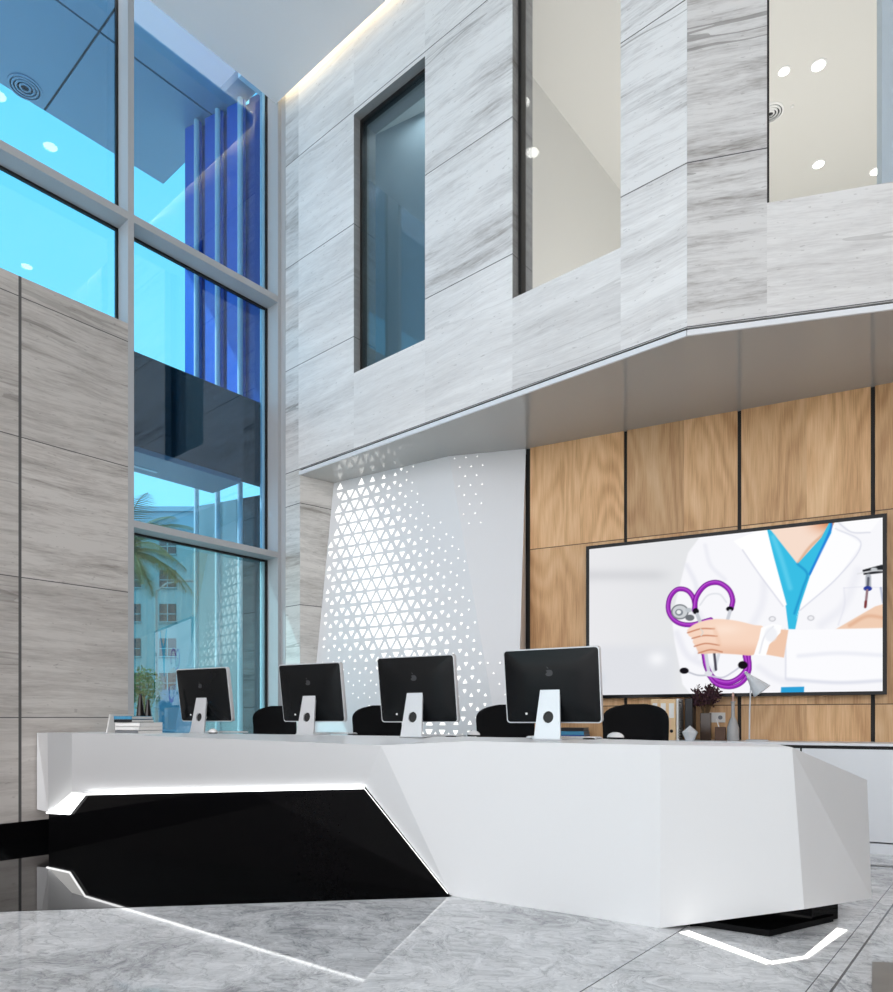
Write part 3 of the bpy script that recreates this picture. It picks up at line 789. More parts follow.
# ------------------------------------------------------------------ monitors
def make_monitor():
    t_ = root('desktop_computer', '', 'computer', (0, 0, 0))
    W_, H_, z0 = .568, .424, .092
    tilt = Matrix.Rotation(math.radians(-8), 3, 'X')   # top leans to -y
    piv = V((0, 0, .30))
    def rr(w, h, r, n=6):
        pts = []
        for cx_, cz_, a0 in ((w / 2 - r, h / 2 - r, 0), (-w / 2 + r, h / 2 - r, PI / 2), (-w / 2 + r, -h / 2 + r, PI), (w / 2 - r, -h / 2 + r, 1.5 * PI)):
            for k in range(n + 1): a = a0 + PI / 2 * k / n; pts.append((cx_ + r * math.cos(a), cz_ + r * math.sin(a)))
        return pts
    zc = z0 + H_ / 2
    def place(x, y, z): return piv + (Matrix.Rotation(math.radians(8), 3, 'X') @ (V((x, y, z + zc)) - piv))
    def loftxz(layers, capf=True, capb=True):
        m_ = MB(); vs = []; fs = []; n = len(layers[0][0])
        for pts, y in layers: vs += [place(x, y, z) for x, z in pts]
        for i in range(len(layers) - 1):
            for k in range(n): fs.append((i * n + k, i * n + (k + 1) % n, (i + 1) * n + (k + 1) % n, (i + 1) * n + k))
        if capb: fs.append(tuple(range(n)))
        if capf: fs.append(tuple(range((len(layers) - 1) * n, len(layers) * n)))
        return m_.add(vs, fs)
    loftxz([(rr(W_, H_, .020), -.010), (rr(W_, H_, .020), .022)]).build('case', MAT['satin_aluminium'], t_, bevel=.002)
    bk = loftxz([(rr(W_ - .012, H_ - .012, .018), -.009), (rr(W_ - .016, H_ - .016, .017), -.014), (rr(W_ - .12, H_ - .12, .05), -.028), (rr(W_ - .28, H_ - .24, .04), -.034)])
    bk = bk.build('back_cover', MAT['black_plastic'], t_, smooth=True)
    # fruit-like emblem, dark on dark
    lg = MB(); pts = []
    for k in range(28):
        a = 2 * PI * k / 28; r = .021 * (1 + .07 * math.cos(2 * a) - .10 * max(0, math.sin(a)) ** 6 - .08 * max(0, -math.sin(a)) ** 8)
        x, z = r * math.cos(a), r * math.sin(a)
        if x < -.011 and -.003 < z < .013: x = -.011 - .004 * abs(z - .005) / .008
        pts.append((x, z))
    lg.add([place(x, -.0352, z + .075) for x, z in pts], [tuple(range(len(pts)))])
    lg.add([place(x, -.0352, z + .075) for x, z in ((0, .022), (-.004, .030), (-.012, .036), (-.010, .028))], [(0, 1, 2, 3)])
    lg.build('emblem', MAT['dark_logo'], bk, fixn=False)
    scn = MB(); scn.add([place(x, .0225, z) for x, z in ((-W_ / 2 + .015, -.10), (W_ / 2 - .015, -.10), (W_ / 2 - .015, H_ / 2 - .015), (-W_ / 2 + .015, H_ / 2 - .015))], [(0, 1, 2, 3)])
    scn.build('screen', MAT['black_plastic'], t_, fixn=False)
    pw = MB(); pw.tube([place(-.15, -.022, -.155), place(-.15, -.030, -.155)], .007, 12); pw.build('power_button', MAT['white_plastic'], t_)
    # stand: foot plate and leaning upright with a cable hole
    st_ = MB()
    st_.box((0, .015, .004), (.175, .19, .008))
    st_.build('foot', MAT['satin_aluminium'], t_, bevel=.003)
    up_ = MB(); hz_ = .125; rad = .034; n = 32
    def plane_pt(x, h):   # h = distance up the leaning plate
        return V((x, -.078 + h * .165, h * .98 + .004))
    ring_in, ring_out = [], []
    Hs, wb, wt = .30, .078, .056
    for kk in range(n):
        a = 2 * PI * kk / n; c_, s__ = math.cos(a), math.sin(a)
        ring_in.append((rad * .9 * c_, hz_ + rad * s__))
        # ray to trapezoid border
        best = 1e9
        if s__ > 1e-6: best = min(best, (Hs - hz_) / s__)
        if s__ < -1e-6: best = min(best, hz_ / -s__)
        sl = (wb - wt) / Hs
        den = abs(c_) + sl * s__
        if den > 1e-6: best = min(best, (wb - sl * hz_) / den)
        ring_out.append((best * c_, hz_ + best * s__))
    # snap the four corners
    for cx_, cz_ in ((wb, 0), (-wb, 0), (wt, Hs), (-wt, Hs)):
        i = min(range(n), key=lambda q: (ring_out[q][0] - cx_) ** 2 + (ring_out[q][1] - cz_) ** 2); ring_out[i] = (cx_, cz_)
    thv = V((0, .012, 0)); vs = []
    for rg, dv in ((ring_in, 0), (ring_out, 0), (ring_in, 1), (ring_out, 1)): vs += [plane_pt(*q) + thv * dv for q in rg]
    fs = []
    for kk in range(n):
        k2 = (kk + 1) % n
        fs += [(kk, k2, n + k2, n + kk), (2 * n + kk, 3 * n + kk, 3 * n + k2, 2 * n + k2), (n + kk, n + k2, 3 * n + k2, 3 * n + kk), (kk, 2 * n + kk, 2 * n + k2, k2)]
    up_.add(vs, fs)
    so_ = up_.build('stand', MAT['satin_aluminium'], t_)
    gr_ = MB(); gr_.add([plane_pt(rad * .95 * math.cos(2 * PI * q / 24), hz_ + rad * 1.03 * math.sin(2 * PI * q / 24)) + V((0, .011, 0)) for q in range(24)], [tuple(range(24))])
    gr_.build('cable_hole', MAT['black_rubber'], so_, fixn=False)
    ar = MB(); ar.box((0, -.004, .292), (.105, .040, .012)); ar.build('hinge', MAT['satin_aluminium'], t_, bevel=.003)
    jk = MB(); jk.tube([V((.045, -.03, .125)), V((.045, -.045, .125))], .014, 14); jk.build('plug', MAT['white_plastic'], t_, smooth=True)
    return t_
mon = make_monitor()
MON = [((541.5, 740), 3.84, 'nearest and largest black backed computer, in front of the oak wall'), ((405.5, 737), 4.33, 'black backed computer before the glowing screen, third from the window'),
       ((299.5, 733.5), 4.93, 'black backed computer beside the stone pier, second from the window'), ((191.5, 731.5), 5.42, 'smallest black backed computer, standing before the window glass')]
yaw0 = -math.radians(29)
monpos = []
for i, ((x, y), Y, lb) in enumerate(MON):
    o = mon if i == 0 else copy_tree(mon)
    p = aty(x + 5.5, 700, Y); rz = yaw0
    # the foot's near edge is what the photo shows: centre lies behind it
    c = V((p.x, p.y, ZT)) + V((math.sin(-rz), math.cos(rz), 0)) * .075
    o.location = (c.x, c.y, ZT + .0005); o.rotation_euler = (0, 0, rz)
    tag(o, lb, 'computer', 'computers along the reception desk'); monpos.append(c)
# small things on the worktop
def on_desk(x, y): p = atz(x, y, ZT); return p
def make_mouse():
    t_ = root('computer_mouse', '', 'mouse', (0, 0, 0))
    m_ = MB(); vs = []; fs = []; n = 20; L = 6
    for i in range(L + 1):
        f_ = i / L; a = f_ * PI / 2; zz = .010 + .030 * math.sin(a); s__ = math.cos(a) if i < L else .02
        for k_ in range(n): b = 2 * PI * k_ / n; vs.append(V((.031 * s__ * math.cos(b), .056 * s__ * math.sin(b), zz)))
    for i in range(L):
        for k_ in range(n): fs.append((i * n + k_, i * n + (k_ + 1) % n, (i + 1) * n + (k_ + 1) % n, (i + 1) * n + k_))
    fs.append(tuple(range(L * n, (L + 1) * n)))
    m_.add(vs, fs); m_.build('shell', MAT['white_plastic'], t_, smooth=True)
    m_ = MB(); m_.lathe([(.028, 0), (.031, .012)], n=20)
    for v in m_.v: v.y *= 1.8
    m_.build('base', MAT['black_plastic'], t_, smooth=True)
    m_ = MB(); m_.lathe([(.004, .036), (.004, .042)], (0, .02, 0), 10); m_.build('scroll_ball', MAT['dark_logo'], t_)
    return t_
mo = make_mouse()
for i, ((x, Y), lb) in enumerate((((615.5, 4.0), 'white computer mouse on the desk before the rightmost black chair'), ((473.5, 4.55), 'white computer mouse before the chair left of the largest computer'), ((213, 5.34), 'white computer mouse beside the stand of the computer by the glass'))):
    o = mo if i == 0 else copy_tree(mo)
    p = aty(x, 700, Y); o.location = (p.x, p.y, ZT + .0005); o.rotation_euler = (0, 0, yaw0 + 1.2); tag(o, lb, 'mouse', 'mice on the reception desk')
for x, Y, lb in ((240, 5.6, 'small black cable cap on desk right of the computer by the glass'), (352.5, 4.95, 'small black cable cap on desk right of the second computer from the window'), (451, 4.42, 'small black cable cap on desk left of the middle mouse'), (589, 3.95, 'small black cable cap on desk left of the right mouse')):
    p = aty(x, 700, Y); m_ = MB(); m_.lathe([(.034, 0), (.036, .004), (.030, .008), (.012, .009)], n=24); o = m_.build('cable_grommet', MAT['black_rubber'], smooth=True); o.location = (p.x, p.y, ZT + .0005)
    tag(o, lb, 'cable cap', 'cable caps on the reception desk')
def make_keyboard():
    t_ = root('keyboard', '', 'keyboard', (0, 0, 0))
    m_ = MB(); m_.box((0, 0, .006), (.43, .115, .010)); m_.build('tray', MAT['satin_aluminium'], t_, bevel=.003)
    m_ = MB()
    for r in range(5):
        for c in range(14): m_.box((-.196 + c * .030, -.042 + r * .021, .0125), (.025, .017, .003))
    m_.build('keys', MAT['white_plastic'], t_)
    return t_
kb = make_keyboard()
for i, c in enumerate(monpos):
    o = kb if i == 0 else copy_tree(kb)
    p = c + V((math.sin(-yaw0), math.cos(yaw0), 0)) * (.20)
    o.location = (p.x, p.y, ZT + .0005); o.rotation_euler = (0, 0, yaw0)
    tag(o, 'thin white keyboard behind the ' + ('largest computer', 'third computer from the window', 'computer near the stone pier', 'smallest computer by the glass')[i], 'keyboard', 'keyboards on the reception desk')

# books at the left end
def booklet(c, size, rz, mats, name='book', tiltx=0):
    t_ = root(name, '', 'book', c, rz)
    w, d, h = size
    m_ = MB(); m_.box((0, 0, .0015), (w, d, .003)); m_.box((0, 0, h - .0015), (w, d, .003)); m_.box((0, -d / 2 + .0015, h / 2), (w, .003, h)); m_.build('cover', mats[0], t_)
    m_ = MB(); m_.box((0, .002, h / 2), (w - .006, d - .006, h - .0065)); m_.build('pages', mats[1], t_)
    return t_
bx = aty(139, 700, 5.22)
bz = ZT + .0005
bk = [(.030, 'paper_grey', 'bottom grey book of the stack at the window end of the desk'), (.026, 'paper_white', 'white book second from bottom of the stack at the window end'), (.030, 'paper_white', 'thicker white book in the middle of the stack at the window end'), (.022, 'book_black', 'dark covered book below the top one in the window end stack'), (.024, 'book_cyan', 'pale blue book on top of the stack at the window end')]
for i, (h, mt, lb) in enumerate(bk):
    wv = (.30, .29, .28, .19, .18)[i]; dx = (0, 0, .0, -.045, -.05)[i]
    o = booklet((bx.x + dx, bx.y + dx * -.4, bz), (wv, .20, h), yaw0 + .05 * (i - 2), (MAT[mt], MAT['paper_white'])); tag(o, lb, 'book', 'books stacked at the window end of the desk'); bz += h + .0008
o = booklet((bx.x - .195, bx.y + .075, ZT + .0005), (.145, .20, .016), yaw0, (MAT['paper_white'], MAT['paper_grey']))
o.rotation_euler = (0, -math.radians(74), yaw0); o.location = (bx.x - .178, bx.y + .085, ZT + .0755)
tag(o, 'slim white book leaning against the left side of the stack', 'book', 'books stacked at the window end of the desk')
for x, top, lb, r in ((140.5, 694, 'taller black tapered vase behind the books at the window end', .034), (148, 699.5, 'shorter black tapered vase right of the taller black one', .032)):
    p = aty(x, 700, 5.56); zt_ = 1 + (HZ - top) / F * 5.56; h = zt_ - ZT
    m_ = MB(); m_.lathe([(r * .95, 0), (r, .01), (r * .95, h * .45), (r * .55, h * .8), (r * .35, h * .97), (r * .25, h)], n=24)
    o = m_.build('vase', MAT['vase_black'], smooth=True); o.location = (p.x, p.y, ZT + .0005); tag(o, lb, 'vase', 'black vases on the desk')

# ------------------------------------------------------------------ chairs
def make_chair():
    t_ = root('office_chair', '', 'chair', (0, 0, 0))
    # backrest faces +y user side; local +y = towards the desk
    m_ = MB(); vs = []; fs = []; nu, nv = 18, 16
    W_, z0, z1 = .50, .62, 1.10
    def outline(v):
        # half width at height v (0..1): rounded top and bottom
        e = 1.0
        if v > .72: e = (1 - ((v - .72) / .28) ** 2.6) ** (1 / 2.6) if v < 1 else 0
        if v < .18: e = .72 + .28 * math.sin(v / .18 * PI / 2)
        return max(e, .0) * (1 - .06 * (1 - v))
    for side in (0, 1):
        for j in range(nv + 1):
            vv = 1 - (1 - j / nv) ** 1.6
            for i in range(nu + 1):
                uu = -1 + 2 * i / nu; hw = max(outline(vv), .45 if vv >= 1 else 0) * W_ / 2
                hw = outline(vv) * W_ / 2 if vv < .999 else .30 * W_ / 2
                x = uu * hw; edge = min(1, (1 - abs(uu)) * 6) ** .5
                y = .09 * (x / .25) ** 2 - .05 * math.sin(vv * PI) + (.022 * edge if side else -.022 * edge)
                vs.append(V((x, -.22 + y - .04 * vv, z0 + (z1 - z0) * vv)))
    Nn = (nu + 1) * (nv + 1)
    for s__ in (0, 1):
        for j in range(nv):
            for i in range(nu):
                a = s__ * Nn + j * (nu + 1) + i; fs.append((a, a + 1, a + nu + 2, a + nu + 1))
    for j in range(nv):
        for i in (0, nu):
            a = j * (nu + 1) + i; fs.append((a, a + nu + 1, Nn + a + nu + 1, Nn + a))
    for i in range(nu):
        for j in (0, nv):
            a = j * (nu + 1) + i; fs.append((a, a + 1, Nn + a + 1, Nn + a))
    m_.add(vs, fs); m_.build('backrest', MAT['black_fabric'], t_, smooth=True)
    m_ = MB(); pts = []
    for k_ in range(28):
        a = 2 * PI * k_ / 28; c_, s__ = math.cos(a), math.sin(a); e = 3.2
        pts.append((.25 * math.copysign(abs(c_) ** (2 / e), c_), .02 + .24 * math.copysign(abs(s__) ** (2 / e), s__)))
    m_.prism(pts, .52, .60); m_.build('seat', MAT['black_fabric'], t_, bevel=.02, seg=3)
    m_ = MB(); m_.tube([(0, -.02, .52), (0, -.20, .52), (0, -.275, .60), (0, -.285, .82)], .022, 10); m_.build('back_support', MAT['dark_metal'], t_, smooth=True)
    m_ = MB(); m_.lathe([(.028, .10), (.028, .34), (.018, .34), (.018, .53)], n=18); m_.build('gas_lift', MAT['dark_metal'], t_, smooth=True)
    for k_ in range(5):
        a = 2 * PI * k_ / 5 + .3; c_, s__ = math.cos(a), math.sin(a)
        m_ = MB(); m_.tube([(0, 0, .13), (.14 * c_, .14 * s__, .105), (.28 * c_, .28 * s__, .075)], [.028, .022, .014], 8); lg = m_.build('leg', MAT['dark_metal'], t_, smooth=True)
        m_ = MB(); px_, py_ = .285 * c_, .285 * s__
        m_.tube([V((px_, py_, .029)) + V((-s__, c_, 0)) * -.022, V((px_, py_, .029)) + V((-s__, c_, 0)) * .022], .0285, 14); m_.tube([(px_, py_, .03), (px_, py_, .075)], .006, 8); m_.build('caster', MAT['black_plastic'], lg, smooth=True)
    for sx in (-1, 1):
        m_ = MB(); m_.tube([(sx * .20, .02, .535), (sx * .29, .02, .56), (sx * .295, .03, .74)], .014, 8); m_.box((sx * .295, .03, .75), (.06, .22, .025)); m_.build('armrest', MAT['black_plastic'], t_, bevel=.006)
    return t_
ch = make_chair()
CH = [(628, 4.95, 'black office chair right of the largest computer, before the oak wall'), (493.5, 5.15, 'black office chair mostly hidden behind the largest computer'), (362, 5.5, 'black office chair mostly hidden behind the third computer from the window'), (257, 5.75, 'black office chair between the two computers nearest the window')]
for i, (x, Y, lb) in enumerate(CH):
    o = ch if i == 0 else copy_tree(ch)
    p = aty(x, 700, Y); rz = PI + yaw0 * .9
    # sitter faces the desk front (towards the viewer)
    rz = yaw0 + PI
    c = V((p.x, p.y, 0)) - V((math.sin(rz), -math.cos(rz), 0)) * .0
    o.location = (c.x, c.y, 0.0005); o.rotation_euler = (0, 0, rz); tag(o, lb, 'chair', 'office chairs behind the reception desk')

# ------------------------------------------------------------------ back counter along the oak wall
ZB = .81
cab = root('storage_counter', 'long white handleless counter under the wall screen along oak wall', 'counter', PDp(2.5, 0, -.2), 0, None, True)
cd = .42
def dbar(mbb, u0, u1, z0, z1, d0, d1): bar(mbb, u0, u1, z0, z1, d0, d1, PDp)
m_ = MB(); dbar(m_, .3, 5.5, ZB - .02, ZB, -cd - .01, -.002); m_.build('countertop', MAT['white_lacquer'], cab, bevel=.002)
m_ = MB(); dbar(m_, .32, 5.5, .09, ZB - .02, -cd + .02, -.004); m_.build('carcass', MAT['dark_gap'], cab)
m_ = MB(); dbar(m_, .32, 5.5, .0, .078, -cd + .01, -.004); m_.build('toe_kick', MAT['white_lacquer'], cab)
PDf = vplane(PDp(0, 0, -cd), dD)
du = (V((onp(801, 760, PDf).x, onp(801, 760, PDf).y, 0)) - D0).dot(dD)
ed = [.32, du - 2.0, du - 1.0, du, du + 1.0, du + 2.0]
for a, b in zip(ed[:-1], ed[1:]):
    if b - a < .1: continue
    m_ = MB(); dbar(m_, a + .006, b - .006, .09, ZB - .045, -cd, -cd + .018); m_.build('door', MAT['white_lacquer'], cab, bevel=.0015)
def oncounter(x, d=-.2):
    pl_ = vplane(PDp(0, 0, d), dD); p = onp(x, 700, pl_); return V((p.x, p.y, ZB + .0005))
rD = -math.atan2(-dD.y, dD.x)   # rotation so local x runs along the wall
def hpx(p, y): return EYE + (HZ - y) / F * p.y
# binders
for i, (x, lb) in enumerate(((657.5, 'tan ring binder at the left of the row on counter'), (665.7, 'tan ring binder in the middle of the three on counter'), (673.7, 'tan ring binder with dark finger hole beside the spiral notebook'))):
    p = oncounter(x, -.16); h = hpx(p, 699.5) - ZB
    t_ = root('ring_binder', lb, 'binder', p, rD, 'tan ring binders on the counter')
    m_ = MB(); m_.box((0, 0, h / 2), (.068, .26, h)); m_.build('cover', MAT['card_tan'], t_, bevel=.004)
    m_ = MB(); m_.box((0, -.1305, h * .72), (.040, .001, h * .36)); m_.build('spine_label', MAT['paper_white'], t_)
    m_ = MB(); m_.tube([(0, -.130, .075), (0, -.1318, .075)], .014, 18); m_.build('finger_hole', MAT['dark_metal'], t_)
p = oncounter(681, -.16); h = hpx(p, 699) - ZB
t_ = root('spiral_notebook', 'white spiral bound notebook standing right of the tan binders', 'notebook', p, rD)
m_ = MB(); m_.box((-.01, 0, h / 2), (.022, .24, h)); m_.build('pages', MAT['paper_white'], t_)
m_ = MB()
for k_ in range(15):
    z = .02 + k_ * (h - .04) / 14; m_.tube([V((.012 + .018 * math.cos(a), -.122, z + .010 * math.sin(a))) for a in np.linspace(0, 2 * PI, 9)], .0025, 5)
m_.build('spiral', MAT['dark_metal'], t_)
p = oncounter(690.5, -.14); h = hpx(p, 699) - ZB
t_ = root('box_file', 'dark box file standing between spiral notebook and dried flowers', 'box file', p, rD)
m_ = MB(); m_.box((0, 0, h / 2), (.060, .24, h)); m_.build('case', MAT['book_black'], t_, bevel=.003)
m_ = MB(); m_.tube([(0, -.120, .08), (0, -.1215, .08)], .012, 16); m_.build('finger_hole', MAT['grey_aluminium'], t_)
# faceted ornament
p = oncounter(690, -.32); t_h = hpx(p, 725.5) - ZB
m_ = MB(); R_ = .068; vs = [V((0, 0, t_h))]
for k_ in range(6): a = 2 * PI * k_ / 6; vs.append(V((R_ * math.cos(a), R_ * math.sin(a), t_h * .55)))
for k_ in range(6): a = 2 * PI * (k_ + .5) / 6; vs.append(V((R_ * .5 * math.cos(a), R_ * .5 * math.sin(a), 0)))
fs = []
for k_ in range(6): n_ = (k_ + 1) % 6; fs += [(0, 1 + k_, 1 + n_), (1 + k_, 7 + k_, 1 + n_), (1 + n_, 7 + k_, 7 + n_)]
fs.append(tuple(range(12, 6, -1)))
o = MB().add(vs, fs).build('ornament', MAT['white_lacquer']); o.location = p; tag(o, 'white faceted stone-like ornament on the counter before the box file', 'ornament')
# dried flowers in a dark square vase
p = oncounter(706, -.22); h = hpx(p, 713) - ZB
t_ = root('flower_vase', 'square dark glass vase of dried purple flowers on the counter', 'vase', p, rD)
m_ = MB(); m_.box((0, 0, h / 2), (.085, .085, h)); m_.build('vase', MAT['brown_glass'], t_, bevel=.004)
st_ = MB(); fw = MB(); rnd = random.Random(3); hh = hpx(p, 686) - ZB
for k_ in range(40):
    a = rnd.uniform(0, 2 * PI); r = .095 * rnd.random() ** .6; tip = V((r * math.cos(a), r * math.sin(a), hh * rnd.uniform(.78, 1.0)))
    st_.tube([V((tip.x * .2, tip.y * .2, h * .9)), V((tip.x * .55, tip.y * .55, (h + tip.z) / 2)), tip], .0018, 5)
    for q_ in range(26):
        c = tip + V((rnd.gauss(0, .012), rnd.gauss(0, .012), rnd.uniform(-.09, .01))); d = V((rnd.uniform(-1, 1), rnd.uniform(-1, 1), rnd.uniform(.2, 1))).normalized(); e = d.cross(V((rnd.random(), rnd.random(), .3))).normalized()
        fw.quad(c, c + d * .013 + e * .008, c + d * .027, c + d * .013 - e * .008)
st_.build('stems', MAT['dried_stem'], t_); fw.build('flowers', MAT['dried_purple'], t_, fixn=False)
# dark wooden pen box with pencils, bottle, lamp
p = oncounter(720.5, -.20)
t_ = root('pen_box', 'small dark wooden box beside the flower vase holding a white pen', 'pen holder', p, rD)
m_ = MB(); hb = hpx(p, 727) - ZB; m_.box((0, -.04, hb / 2), (.08, .008, hb)); m_.box((0, .04, hb / 2), (.08, .008, hb)); m_.box((-.036, 0, hb / 2), (.008, .08, hb)); m_.box((.036, 0, hb / 2), (.008, .08, hb)); m_.box((0, 0, .005), (.08, .08, .01)); m_.build('case', MAT['dark_wood'], t_)
o = MB(); o.tube([(.018, 0, .004), (-.034, 0, .165)], .005, 8); o = o.build('pen', MAT['paper_white'], smooth=True); o.location = (p.x - .0, p.y, ZB + .0135); o.rotation_euler = (0, 0, rD); tag(o, 'white pen leaning in the dark wooden box beside the vase', 'pen')
p = oncounter(733, -.24); h1 = hpx(p, 716) - ZB; h2 = hpx(p, 703) - ZB; h3 = hpx(p, 693) - ZB
t_ = root('candlestick', 'grey bottle shaped candlestick with thin candle left of the desk lamp', 'candlestick', p, rD)
m_ = MB(); m_.lathe([(.045, 0), (.048, .01), (.046, h1 * .5), (.030, h1 * .8), (.014, h1 * .95), (.013, h2), (.020, h2 + .006), (.020, h2 + .012)], n=24); m_.build('bottle', MAT['bottle_grey'], t_, smooth=True)
m_ = MB(); m_.lathe([(.009, h2 + .010), (.009, h3), (.003, h3 + .004)], n=12); m_.build('candle', MAT['candle_wax'], t_, smooth=True)
p = oncounter(751, -.24); pb2 = oncounter(757, -.24)
t_ = root('desk_lamp', 'pale grey desk lamp with cone shade on the counter below the screen', 'lamp', p, rD)
hj = hpx(p, 681) - ZB
m_ = MB(); m_.lathe([(.085, 0), (.085, .008), (.078, .012)], (.045, 0, 0), 32); m_.build('base', MAT['lamp_grey'], t_, smooth=True)
m_ = MB(); m_.tube([(-.012, 0, .012), (-.010, 0, hj * .5), (0, 0, hj)], .006, 10); m_.build('stem', MAT['lamp_grey'], t_, smooth=True)
m_ = MB(); prof = [(.010, 0), (.014, .03), (.075, .20), (.078, .205), (.072, .20), (.012, .035)]
axis = V((.62, 0, -.78)).normalized(); rot = V((0, 0, 1)).rotation_difference(axis).to_matrix()
m_.lathe(prof, n=28); m_.v = [rot @ v + V((-.045, 0, hj + .075)) for v in m_.v]
m_.build('lamp_shade', MAT['lamp_grey'], t_, smooth=True)
# books behind the nearest computer
p0 = oncounter(571, -.20); z = ZB + .0005
for i, (mt, h_, lb) in enumerate((('book_blue', .034, 'blue book at the bottom of the stack behind the largest computer'), ('book_cyan', .032, 'light blue book in the middle of the stack behind the largest computer'), ('book_black', .030, 'black book on top of the stack behind the largest computer'))):
    o = booklet((p0.x, p0.y, z), (.30 - i * .01, .22, h_), rD + .02 * i, (MAT[mt], MAT['paper_grey'])); tag(o, lb, 'book', 'books stacked on the counter'); z += h_ + .0008
# wall socket
p = onp(716, 717.5, PD); t_ = root('wall_socket', 'white wall socket on the oak wall below the screen', 'socket', p, rD)
m_ = MB(); m_.box((0, -.006, 0), (.15, .010, .085)); m_.build('plate', MAT['socket_white'], t_, bevel=.003)
m_ = MB(); m_.tube([(.035, -.0105, 0), (.035, -.0125, 0)], .018, 18); m_.build('outlet', MAT['paper_grey'], t_)

# ------------------------------------------------------------------ wall screen
TVD = -.09
PT = vplane(PDp(0, 0, TVD), dD)
tl, bl_, tr_, br = onp(586, 546, PT), onp(586, 698, PT), onp(887, 513.5, PT), onp(887, 695, PT)
ut0, ut1 = (V((tl.x, tl.y, 0)) - D0).dot(dD), (V((tr_.x, tr_.y, 0)) - D0).dot(dD)
zt0, zt1 = (bl_.z + br.z) / 2, (tl.z + tr_.z) / 2
tv = root('wall_screen', 'large black framed wall screen showing a person in a white coat', 'television', PDp((ut0 + ut1) / 2, zt0, TVD), 0, None, True)
m_ = MB(); fw_ = .028
bar(m_, ut0, ut1, zt0, zt0 + fw_, TVD, TVD + .05, PDp); bar(m_, ut0, ut1, zt1 - fw_, zt1, TVD, TVD + .05, PDp); bar(m_, ut0, ut0 + fw_, zt0 + fw_, zt1 - fw_, TVD, TVD + .05, PDp); bar(m_, ut1 - fw_, ut1, zt0 + fw_, zt1 - fw_, TVD, TVD + .05, PDp)
m_.build('bezel', MAT['black_plastic'], tv)
m_ = MB(); bar(m_, ut0 + .01, ut1 - .01, zt0 + .01, zt1 - .01, TVD + .02, TVD + .085, PDp); m_.build('back_case', MAT['black_plastic'], tv)
# the displayed picture, painted as vertex colours
NU, NV = 420, 250
a0, a1, c0, c1 = ut0 + fw_, ut1 - fw_, zt0 + fw_, zt1 - fw_
gu, gv = np.meshgrid(np.linspace(a0, a1, NU + 1), np.linspace(c0, c1, NV + 1))
base = PDp(0, 0, TVD + .012)
px_ = base.x + dD.x * gu; py_ = base.y + dD.y * gu; pz_ = gv
ix = CX + F * px_ / py_; iy = HZ - F * (pz_ - EYE) / py_
X = (ix - 640) * 3.53; Yy = (iy - 520) * 3.53        # picture plan units
img = np.zeros(X.shape + (3,)); 
def rgb(r, g, b): return np.array([r, g, b], float)
def smooth(a, b, x): t = np.clip((x - a) / (b - a), 0, 1); return t * t * (3 - 2 * t)
def pdist(pts, closed=True):
    """signed distance to polygon (negative inside)"""
    d = np.full(X.shape, 1e9); s = np.zeros(X.shape, bool); n = len(pts)
    for i in range(n if closed else n - 1):
        x1, y1 = pts[i]; x2, y2 = pts[(i + 1) % n]
        dx, dy = x2 - x1, y2 - y1; L2_ = dx * dx + dy * dy + 1e-9
        t = np.clip(((X - x1) * dx + (Yy - y1) * dy) / L2_, 0, 1)
        d = np.minimum(d, np.hypot(X - x1 - t * dx, Yy - y1 - t * dy))
        if closed:
            cnd = (y1 > Yy) != (y2 > Yy)
            with np.errstate(divide='ignore', invalid='ignore'): xi = x1 + (Yy - y1) * dx / (dy if dy else 1e-9)
            s ^= cnd & (X < xi)
    return np.where(s, -d, d) if closed else d
def lay(mask, col, op=1.0):
    global img
    m = np.clip(mask * op, 0, 1)[..., None]; img = img * (1 - m) + np.asarray(col) * m
def fill(pts, col, soft=2.0, op=1.0): lay(1 - smooth(-soft, soft, pdist(pts)), col, op)
def spline(pts, n=10):
    out = []; P = [np.array(p, float) for p in pts]; P = [2 * P[0] - P[1]] + P + [2 * P[-1] - P[-2]]
    for i in range(1, len(P) - 2):
        for k_ in range(n):
            t = k_ / n; out.append(tuple(.5 * (2 * P[i] + (P[i + 1] - P[i - 1]) * t + (2 * P[i - 1] - 5 * P[i] + 4 * P[i + 1] - P[i + 2]) * t * t + (3 * P[i] - P[i - 1] - 3 * P[i + 1] + P[i + 2]) * t ** 3)))
    out.append(tuple(P[-2])); return out
def stroke(pts, w, col, soft=1.5, op=1.0, sp=True):
    q = spline(pts) if sp else pts; lay(1 - smooth(w / 2 - soft, w / 2 + soft, pdist(q, False)), col, op)
def disc(c, rx, ry, col, soft=1.5, op=1.0): d = (np.hypot((X - c[0]) / rx, (Yy - c[1]) / ry) - 1) * min(rx, ry); lay(1 - smooth(-soft, soft, d), col, op)
img[:] = rgb(233, 233, 236)
lay(smooth(-200, 120, X), rgb(226, 228, 230), .6)
lay(np.exp(-((Yy - 195) / 22) ** 2) * smooth(140, 40, X), rgb(205, 206, 210), .6)
lay(smooth(420, 470, Yy) * smooth(-190, -120, X) * smooth(160, 90, X), rgb(222, 224, 230), .8)
lay(np.exp(-((X + 165) / 30) ** 2 - ((Yy - 560) / 25) ** 2), rgb(190, 203, 214), .8)
lay(np.exp(-((X - 60) / 30) ** 2 - ((Yy - 490) / 25) ** 2), rgb(246, 247, 250), .9)
coat = [(215, 55), (170, 115), (148, 200), (128, 280), (113, 350), (122, 430), (140, 520), (150, 580), (200, 640), (900, 640), (900, -60), (420, -20), (330, 40)]
fill(coat, rgb(247, 247, 251), 4)
